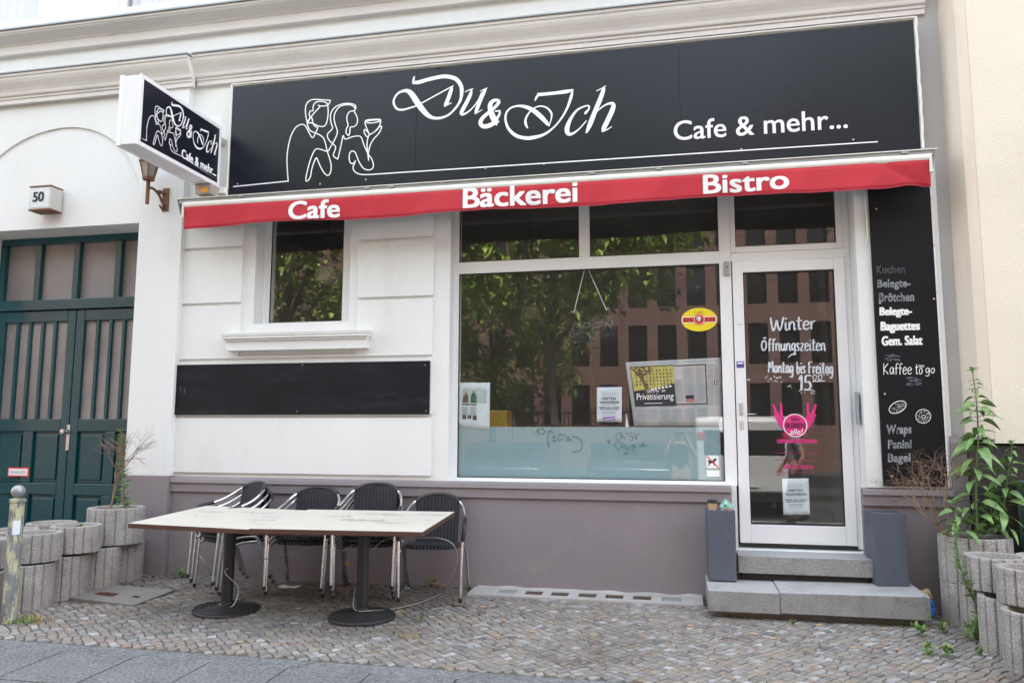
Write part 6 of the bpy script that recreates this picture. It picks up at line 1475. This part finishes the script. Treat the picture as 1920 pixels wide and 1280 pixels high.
def grass(label, p, R_, n, h, seed, mat):
    r = random.Random(seed); m = MB()
    for k in range(n):
        a, d = r.uniform(0, 6.28), R_ * r.random() ** .5; x, y = p.x + d * math.cos(a) * 1.6, p.y + d * math.sin(a); b = Vector((x, y, gz(y) - .005)); el = r.uniform(.5, 1.4); a = r.uniform(0, 6.28)
        leaf(m, b, Vector((math.cos(a) * math.cos(el), math.sin(a) * math.cos(el), math.sin(el))), h * r.uniform(.5, 1.2), .004, .5, n=4)
    return tag(m.build('grass_tuft', MT[mat]), label, 'grass')
grass('tuft of green grass at the bollard foot', atg(38, 1166), .07, 90, .09, 3, 'leafl'); grass('dry yellow grass beside the bollard', atg(58, 1163), .09, 90, .10, 4, 'drygrass'); grass('dry yellow grass tuft on the cobbles in front of the right table foot', atg(765, 1193), .05, 50, .06, 5, 'drygrass')

# ------------------------------------------------------------------ litter
p = atg(540, 1101); m = MB(); rq = random.Random(3)
m.grid(lambda a, b: Vector((p.x - .09 + .18 * a, p.y - .05 + .1 * b + .01 * math.sin(a * 9), gz(p.y) + .008 + .008 * noise.noise(Vector((a * 5, b * 5, 0))))), 10, 6)
tag(m.build('paper_scrap', MT['white'], solid=.0005), 'white paper lying on the cobbles under the chairs', 'paper')
m = MB(); p = atg(763, 1103); m.box(p.x - .017, p.x + .017, p.y - .015, p.y + .015, gz(p.y), gz(p.y) + .008); tag(m.build('green_scrap', MT['mint']), 'small mint green scrap by the wall under the single chair', 'litter')
crumple('plastic_bag', (1.752, -.40, .115), .05, MT['blue'], 'crumpled bright blue plastic in the gap right of the lower step', 'bag', 3, (.5, .7, 1.3))
crumple('paper_bag', (1.745, -.33, .20), .045, MT['kraft'], 'crumpled brown bag stuck above the blue plastic', 'bag', 8, (.7, .7, .8))
for k, (u, v, s, lab) in enumerate(((815, 1098, .035, 'brown loose stone against the wall behind the single chair'), (830, 1102, .028, 'grey brown loose stone right beside another at the wall'), (853, 1135, .022, 'reddish stone fragment under the front foot of the single chair'), (875, 1137, .03, 'pale loose cobble beside the foot of the single chair'), (402, 1112, .03, 'loose brown stone left of the left table column'), (645, 1112, .035, 'loose brown stone behind the right table column'), (170, 1097, .04, 'brown lump of stone in front of the concrete rings'), (408, 1100, .02, 'small dark stone under the leftmost chair stack'))):
    mt = MT['stone'] if k not in (3,) else MT['slabc']; q = atg(u, v); crumple('loose_stone', (q.x, q.y, gz(q.y) + s * .6), s, mt, lab, 'stone', 40 + k, (1.2, 1, .75))
crumple('red_cap', tuple(at(816, 1088, -.17)), .017, MT['rust'], 'small rust red lump on the stones behind the single chair', 'litter', 77, (1.2, 1, .8))
mb0 = MB(); mb0.tube([(-.018, 0, .004), (.018, 0, .004)], .0042, 8); butt = mb0.build('cigarette_butt', MT['butt'], smooth=True); tag(butt, 'cigarette butt lying between the cobbles', 'cigarette butt', 'cigarette butts on the cobbles')
rb = random.Random(17)
spots = [(385, 1112), (492, 1138), (700, 1150), (745, 1148), (765, 1137), (880, 1155), (915, 1163), (945, 1164), (905, 1139), (1112, 1148), (1095, 1163), (1220, 1163), (1310, 1183), (1350, 1198), (1415, 1190), (1535, 1173), (1540, 1204), (1450, 1198), (1682, 1219), (1737, 1211), (1780, 1213), (1855, 1222), (1200, 1173), (1256, 1178), (1295, 1174), (450, 1205), (600, 1175), (640, 1140), (590, 1125), (560, 1142), (1660, 1180), (1600, 1215), (1405, 1235), (1000, 1185)]
for k, (u, v) in enumerate(spots):
    q = atg(u, v); o = butt if k == 0 else butt.copy()
    if k: C.objects.link(o)
    o.location = (q.x, q.y, gz(q.y) + .004); o.rotation_euler = (0, 0, rb.uniform(0, 3.1))
lf = MB(); leaf(lf, Vector((-.02, 0, .004)), Vector((1, 0, .05)), .05, .028, -.1); dl = lf.build('dry_leaf', MT['dryleaf']); tag(dl, 'dry brown leaf on the cobbles at the wall foot', 'leaf', 'dry leaves on the cobbles')
spots = [(385, 1098), (420, 1085), (455, 1105), (480, 1118), (520, 1112), (560, 1110), (598, 1116), (620, 1105), (690, 1110), (440, 1120), (500, 1126), (700, 1125), (1750, 1150), (1757, 1158), (1765, 1163), (1748, 1143), (1760, 1150), (1745, 1165), (345, 1082), (310, 1078), (290, 1080), (650, 1125)]
for k, (u, v) in enumerate(spots):
    q = atg(u, v); o = dl if k == 0 else dl.copy()
    if k: C.objects.link(o)
    o.location = (q.x, q.y, gz(q.y) + .003); o.rotation_euler = (rb.uniform(-.3, .3), rb.uniform(-.3, .3), rb.uniform(0, 6.2)); s = rb.uniform(.6, 1.2); o.scale = (s, s, s)

# ------------------------------------------------------------------ inside the cafe, dimly seen
t = thing('cafe_counter', 'dark wooden counter inside the cafe behind the shop window', 'counter', (-1.4, 2.2, .4))
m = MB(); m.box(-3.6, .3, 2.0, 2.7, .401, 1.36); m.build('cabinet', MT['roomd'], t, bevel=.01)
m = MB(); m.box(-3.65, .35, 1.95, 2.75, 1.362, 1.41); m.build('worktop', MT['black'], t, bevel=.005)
t = thing('yellow_crate', 'yellow plastic crate standing inside the window at the left', 'crate', (-1.9, .75, .95))
m = MB(); a = at(952, 800, .8); b = at(920, 775, .8); m.box(b.x - .06, a.x, .75, 1.0, .9, b.z + .03); m.build('crate', MT['roomy'], t, bevel=.01)
m = MB(); m.box(-2.5, -.8, .7, 1.05, .401, .899); tag(m.build('window_bench', MT['roomd'], bevel=.01), 'dark bench inside below the shop window', 'bench')
for k, (x, y, z, lab) in enumerate(((-3.45, .5, 3.05, 'dark pendant lamp inside the small window'), (-1.55, 1.5, 2.75, 'dark pendant lamp inside the large shop window'))):
    t = thing('pendant_lamp', lab, 'lamp', (x, y, 3.4))
    m = MB(); m.lathe([(.12, -.18), (.11, -.04), (.03, 0), (.0, 0.01)], x, y, z, 20, cap=False); m.build('lamp_shade', MT['lampglass'], t, smooth=True); m = MB(); m.tube([(x, y, z), (x, y, 3.69)], .006, 6); m.build('cord', MT['black'], t)

# ------------------------------------------------------------------ across the street: seen mirrored in the panes, and lighting the facade
bh = thing('brick_building', 'red brick school building across the street with tall dark windows', 'building', (0, -28, -.2))
BY = -28
rows = [.9, 3.52, 6.14, 8.76, 11.38]; wins = []
for r in rows:
    k = 0; x = -15.0
    while x < 10.8 and len(wins) < 100: wins.append((x, x + .82, r + .8, r + 2.6)); x += 1.29
m = MB()
wall_holes(m, -70, 60, -.4, 15, wins, 0, -.45)  # runs on unseen and windowless at both ends to block low sky light
for v in m.bm.verts: v.co.y += BY
m.build('wall', MT['brick'], bh, weld=True)
m = MB(); m.box(-70.2, 60.2, BY - 6, BY + .12, 15.001, 15.3); m.build('roof', MT['zinc'], bh)
for (a, b, c, d) in wins:
    m = MB(); m.quad((a - .0, BY - .3, c), (b, BY - .3, c), (b, BY - .3, d), (a, BY - .3, d))
    for k in range(8): m.box(a, b, BY - .28, BY - .26, c + .1 + k * .1, c + .14 + k * .1)
    m.build('window', MT['darkwin'], bh)
def tree(label, x, y, cz, rx, ry, rz, seed, n=5200, ls=.17, tr=.16):
    r = random.Random(seed); t = thing('street_tree', label, 'tree', (x, y, -.2), 'street trees across the road'); m = MB()
    m.tube(crs([(x, y, -.2), (x + .05, y, 1.5), (x - .05, y + .05, 3.2), (x + .1, y, cz - rz * .2), (x, y, cz + rz * .5)], 4), [tr * (1 - .75 * k / 16) for k in range(17)], 10)
    limbs = []
    for k in range(14):
        a = r.uniform(0, 6.28); el = r.uniform(.0, 1.1); e = Vector((x + rx * .8 * math.cos(a) * math.cos(el), y + ry * .8 * math.sin(a) * math.cos(el), cz + rz * .7 * math.sin(el) - .2 * rz)); s = Vector((x, y, r.uniform(3.0, cz)))
        md = s.lerp(e, .5) + Vector((0, 0, .4)); m.tube([s, md, e], [.07, .045, .015], 6); limbs.append(e)
    m.build('trunk', MT['bark'], t, smooth=True)
    lf = MB(); cl = []
    for k in range(150):
        while True:
            q = Vector((r.uniform(-1, 1), r.uniform(-1, 1), r.uniform(-1, 1)))
            if .25 < q.length < 1: break
        q = q.normalized() * q.length ** .5; cl.append(Vector((x + q.x * rx, y + q.y * ry, cz + q.z * rz * (1 if q.z > 0 else .85))))
    for k in range(n):
        c = r.choice(cl); p = c + Vector((r.gauss(0, .38), r.gauss(0, .38), r.gauss(0, .30))); d = Vector((r.gauss(0, 1), r.gauss(0, 1), r.gauss(-.4, .6))); L = ls * r.uniform(.6, 1.3)
        leaf(lf, p, d, L, L * .55, .2, n=2)
    lf.build('crown', MT['leaft'], t); return t
tree('street tree across the road in front of the brick building', -3.4, -14.6, 7.7, 4.6, 2.6, 3.7, 3, 11000, .27)
tree('street tree across the road opposite the green gate', -11.8, -14.8, 7.4, 4.2, 2.6, 3.9, 5, 8500, .27)
tree('low bushy tree behind the iron fence', -6.6, -20.5, 4.4, 3.2, 2.0, 3.2, 8, 5000, .3)
tree('street tree far to the right across the road', 6.5, -14.6, 9.3, 3.6, 2.6, 3.4, 11, 6500, .27)
t = thing('iron_fence', 'dark iron bar fence along the far pavement', 'fence', (-4, -17.5, -.2))
m = MB()
for k in range(90): x = -11.5 + k * .14; m.box(x, x + .025, -17.52, -17.495, -.18, 2.15)
m.build('bars', MT['black'], t)
m = MB(); m.box(-11.6, 1.2, -17.53, -17.485, .0, .05); m.box(-11.6, 1.2, -17.53, -17.485, 1.95, 2.0); m.build('rail', MT['black'], t)
def vehicle(name, label, x0, yr, w_, L, prof, glassz, mat, lamp, van=False):
    t = thing(name, label, 'van' if van else 'car', (x0 + w_ / 2, yr - L / 2, -.32)); z0 = -.32
    m = MB(); m.prism([Vector((x0, yr - a, z0 + b)) for a, b in prof], (w_, 0, 0)); m.build('body', mat, t, bevel=.06, bseg=3, smooth=True)
    m = MB(); c, d = glassz
    m.box(x0 + .14, x0 + w_ - .14, yr - .02 + (0 if van else -.35), yr + .012 + (0 if van else -.33), z0 + c, z0 + d); m.build('rear_window', MT['darkwin'], t, bevel=.02)
    for s in (0, 1):
        xx = x0 - .006 if s == 0 else x0 + w_ - .004
        m = MB(); m.box(xx, xx + .01, yr - L * .72, yr - L * .16, z0 + c, z0 + d - .03); m.build('side_window', MT['darkwin'], t)
        m = MB(); lx = x0 + .02 if s == 0 else x0 + w_ - .20; m.box(lx, lx + .18, yr - .02, yr + .015, z0 + lamp, z0 + lamp + (.16 if van else .09)); m.build('tail_lamp', MT['redlight' if van else 'darkred'], t, bevel=.02)
        for yy in (yr - L * .2, yr - L * .8):
            m = MB(); q = x0 + .02 if s == 0 else x0 + w_ - .22
            rings = [[m.v((q + dx, yy + r_ * math.cos(2 * math.pi * k / 28), z0 + .32 + r_ * math.sin(2 * math.pi * k / 28))) for k in range(28)] for r_, dx in ((.2, -.01), (.31, -.01), (.32, .03), (.32, .17), (.31, .21), (.2, .21))]
            m.f(rings[0]); m.f(rings[-1])
            for a, b in zip(rings, rings[1:]):
                for k in range(28): m.f([a[k], a[(k + 1) % 28], b[(k + 1) % 28], b[k]])
            m.build('wheel', MT['tyre'], t, smooth=True)
    m = MB(); m.box(x0 + .04, x0 + w_ - .04, yr - .02, yr + .05, z0 + .38, z0 + .55); m.build('bumper', MT['black'], t, bevel=.03)
    m = MB(); m.box(x0 + w_ / 2 - .26, x0 + w_ / 2 + .26, yr + .018, yr + .026, z0 + .62, z0 + .73); m.build('number_plate', MT['white'], t)
    return t
vehicle('parked_van', 'white van parked with its rear towards the cafe', .35, -9.4, 1.85, 4.4, [(0, .35), (0, 1.95), (.12, 2.02), (3.1, 2.0), (3.6, 1.35), (4.35, 1.15), (4.4, .35)], (1.25, 1.75), MT['vanw'], 1.55, True)
car = [(0, .35), (.02, .95), (.25, 1.05), (.75, 1.45), (2.2, 1.48), (3.0, 1.02), (4.1, .85), (4.2, .35)]
vehicle('parked_car', 'dark blue car parked opposite the chairs', -4.6, -9.2, 1.75, 4.2, car, (1.08, 1.36), MT['card'], .78)
vehicle('parked_car', 'silver car parked opposite the gate', -7.6, -9.3, 1.75, 4.2, car, (1.08, 1.36), MT['silver'], .78)
vehicle('parked_car', 'dark car parked beside the white van', -1.9, -9.5, 1.75, 4.2, car, (1.08, 1.36), MT['card'], .78)

# ------------------------------------------------------------------ two people mirrored in the glass
def skin_mesh(name, chains, mat, parent, sub=2):     # chains: lists of (point, radius); equal points are shared
    verts, rad_, edges, ix = [], [], [], {}
    def idx(p, r):
        k = tuple(round(c, 4) for c in p)
        if k not in ix: ix[k] = len(verts); verts.append(Vector(p)); rad_.append(r)
        return ix[k]
    for ch in chains:
        ids = [idx(p, r) for p, r in ch]
        edges += [(a, b) for a, b in zip(ids, ids[1:]) if a != b]
    me = bpy.data.meshes.new(name); me.from_pydata(verts, edges, []); o = bpy.data.objects.new(name, me); C.objects.link(o)
    md = o.modifiers.new('skin', 'SKIN'); md.use_smooth_shade = True
    for i, sv in enumerate(me.skin_vertices[0].data): sv.radius = (rad_[i], rad_[i]) if not isinstance(rad_[i], tuple) else rad_[i]; sv.use_root = (i == 0)
    s = o.modifiers.new('smooth', 'SUBSURF'); s.levels = sub; s.render_levels = sub; me.materials.append(mat)
    if parent: set_parent(o, parent)
    return o
def hand_chains(wr, pd, td, curl):      # wrist, palm direction, thumb direction, curl direction
    pd = pd.normalized(); td = td.normalized(); cu = curl.normalized(); ch = []
    palm = wr + pd * .06; ch.append([(wr, .022), (palm, .026)])
    for k, (o, L) in enumerate(((.026, .072), (.009, .082), (-.009, .076), (-.026, .060))):
        b = wr + pd * .085 + td * o; ch.append([(palm, .026), (b, .011), (b + pd * L * .45 + cu * L * .2, .0088), (b + pd * L * .6 + cu * L * .6, .008), (b + pd * L * .45 + cu * L * .9, .0072)])
    ch.append([(wr, .022), (wr + pd * .03 + td * .035, .013), (wr + pd * .06 + td * .055 + cu * .015, .0105), (wr + pd * .085 + td * .055 + cu * .03, .009)]); return ch
def person(label, base, face, h, arms, legs, top, bottom, hair, long_hair=False):
    t = thing('person', label, 'person', tuple(base)); k = h / 1.75; Bz = Vector(base)
    F = Vector((math.cos(rad(face)), math.sin(rad(face)), 0)); S = Vector((-F.y, F.x, 0)); U = Vector((0, 0, 1))   # forward, left, up
    P = lambda f, s, u: Bz + (F * f + S * s + U * u) * k
    pel = P(0, 0, .95); ch = [[(pel, .125), (P(0, 0, 1.1), .12), (P(.0, 0, 1.25), .135), (P(0, 0, 1.40), .12), (P(.0, 0, 1.49), .055), (P(.015, 0, 1.55), .06), (P(.02, 0, 1.62), .085), (P(.02, 0, 1.69), .075)]]
    for s in (-1, 1):
        kn, an, toe = [P(*q) for q in legs[0 if s < 0 else 1]]
        ch.append([(pel, .125), (P(0, s * .09, .88), .095), (kn, .06), (an, .042), (toe, .035)])
        el, wr = [P(*q) for q in arms[0 if s < 0 else 1][:2]]
        ch.append([(P(0, 0, 1.40), .12), (P(0, s * .17, 1.40), .06), (el, .042), (wr, .03)])
        pd, td, cu = arms[0 if s < 0 else 1][2:]
        w3 = lambda q: F * q[0] + S * q[1] + U * q[2]
        hc = hand_chains(wr, w3(pd), w3(td), w3(cu)); ch += hc
    skin_mesh('body', ch, MT['skin'], t)
    g = lambda r: r
    tc = [[(P(0, 0, .93), .14), (P(0, 0, 1.1), .135), (P(0, 0, 1.25), .15), (P(0, 0, 1.39), .133), (P(0, 0, 1.465), .072)]]
    for s in (-1, 1):
        el = P(*arms[0 if s < 0 else 1][0]); sh = P(0, s * .175, 1.405); tc.append([(P(0, 0, 1.39), .133), (sh, .074), (sh.lerp(el, .55), .062)])
    skin_mesh('top', tc, MT[top], t)
    tc = [[(P(0, 0, .955), .138), (P(0, 0, .9), .137)]]
    for s in (-1, 1):
        kn, an, toe = [P(*q) for q in legs[0 if s < 0 else 1]]; tc.append([(P(0, 0, .9), .137), (P(0, s * .092, .84), .104), (kn, .072), (an, .056)])
    skin_mesh('trousers', tc, MT[bottom], t)
    tc = [[(P(.0, 0, 1.73), .080), (P(-.025, 0, 1.69), .088), (P(-.045, 0, 1.62), .075)] + ([(P(-.05, 0, 1.52), .065), (P(-.06, 0, 1.42), .05)] if long_hair else [])]
    skin_mesh('hair', tc, MT[hair], t)
    for s in (-1, 1):
        m = MB(); e = P(.100, s * .032, 1.645); m.lathe([(.012 * math.sin(math.pi * q / 8), -.012 * math.cos(math.pi * q / 8)) for q in range(9)], e.x, e.y, e.z, 10, cap=False); m.build('eye', MT['ink'], t, smooth=True)
        m = MB(); e = P(.01, s * .087, 1.63); m.lathe([(.0, -.03), (.016, -.01), (.018, .015), (.0, .03)], e.x, e.y, e.z, 8, cap=False); m.build('ear', MT['skin'], t, smooth=True)
    m = MB(); m.hexa([P(.098, -.014, 1.60), P(.098, .014, 1.60), P(.128, .004, 1.603), P(.128, -.004, 1.603)], [P(.095, -.006, 1.655), P(.095, .006, 1.655), P(.102, .002, 1.655), P(.102, -.002, 1.655)]); m.build('nose', MT['skin'], t, smooth=True)
    m = MB(); m.hexa([P(.095, -.024, 1.568), P(.095, .024, 1.568), P(.108, .012, 1.568), P(.108, -.012, 1.568)], [P(.095, -.024, 1.578), P(.095, .024, 1.578), P(.108, .012, 1.578), P(.108, -.012, 1.578)]); m.build('mouth', MT['redp'], t)
    for s in (-1, 1):
        kn, an, toe = [P(*q) for q in legs[0 if s < 0 else 1]]
        skin_mesh('shoe', [[(an + Vector((0, 0, -.03)) - F * .02, .048), (toe + F * .0, .042), (toe + F * .07, .03)]], MT['black'], t)
    return t
stand = [[(0.01, -.10, .50), (0, -.10, .09), (.10, -.11, .04)], [(0.01, .10, .50), (0, .10, .09), (.10, .11, .04)]]
person('person in dark top and red trousers raising a camera, mirrored in the window', (0.02, -7.06, gz(-7.06)), 90, 1.60, [[(.12, -.30, 1.20), (.24, -.12, 1.58), (.25, .3, .9), (-.4, .6, .2), (.5, .6, 0)], [(.12, .30, 1.20), (.24, .12, 1.56), (.25, -.3, .9), (-.4, -.6, .2), (.5, -.6, 0)]], stand, 'shirtp', 'trouser', 'hair', True)
t = thing('photo_camera', 'black camera held up by the person in the dark top', 'camera', (0, -6.82, 1.37))
m = MB(); m.box(-.07, .07, -6.86, -6.80, 1.32, 1.41); m.box(-.03, .03, -6.85, -6.80, 1.411, 1.44); m.build('body', MT['black'], t, bevel=.008)
m = MB(); m.tube([(0, -6.799, 1.362), (0, -6.755, 1.362)], .036, 24); m.build('lens', MT['black'], t)
walk = [[(.12, -.10, .50), (.02, -.10, .12), (.12, -.11, .06)], [(.06, .10, .49), (-.18, .10, .16), (-.10, .10, .07)]]
person('bearded person in grey lavender shirt and jeans walking, mirrored in the door', (1.95, -7.3, gz(-7.3)), 180, 1.78, [[(-.10, -.24, 1.13), (.02, -.26, .88), (.1, 0, -1), (1, .2, 0), (0, .8, -.3)], [(.05, .24, 1.13), (.20, .22, .92), (.3, 0, -1), (1, -.2, 0), (0, -.8, -.3)]], walk, 'shirtm', 'jeans', 'hair')
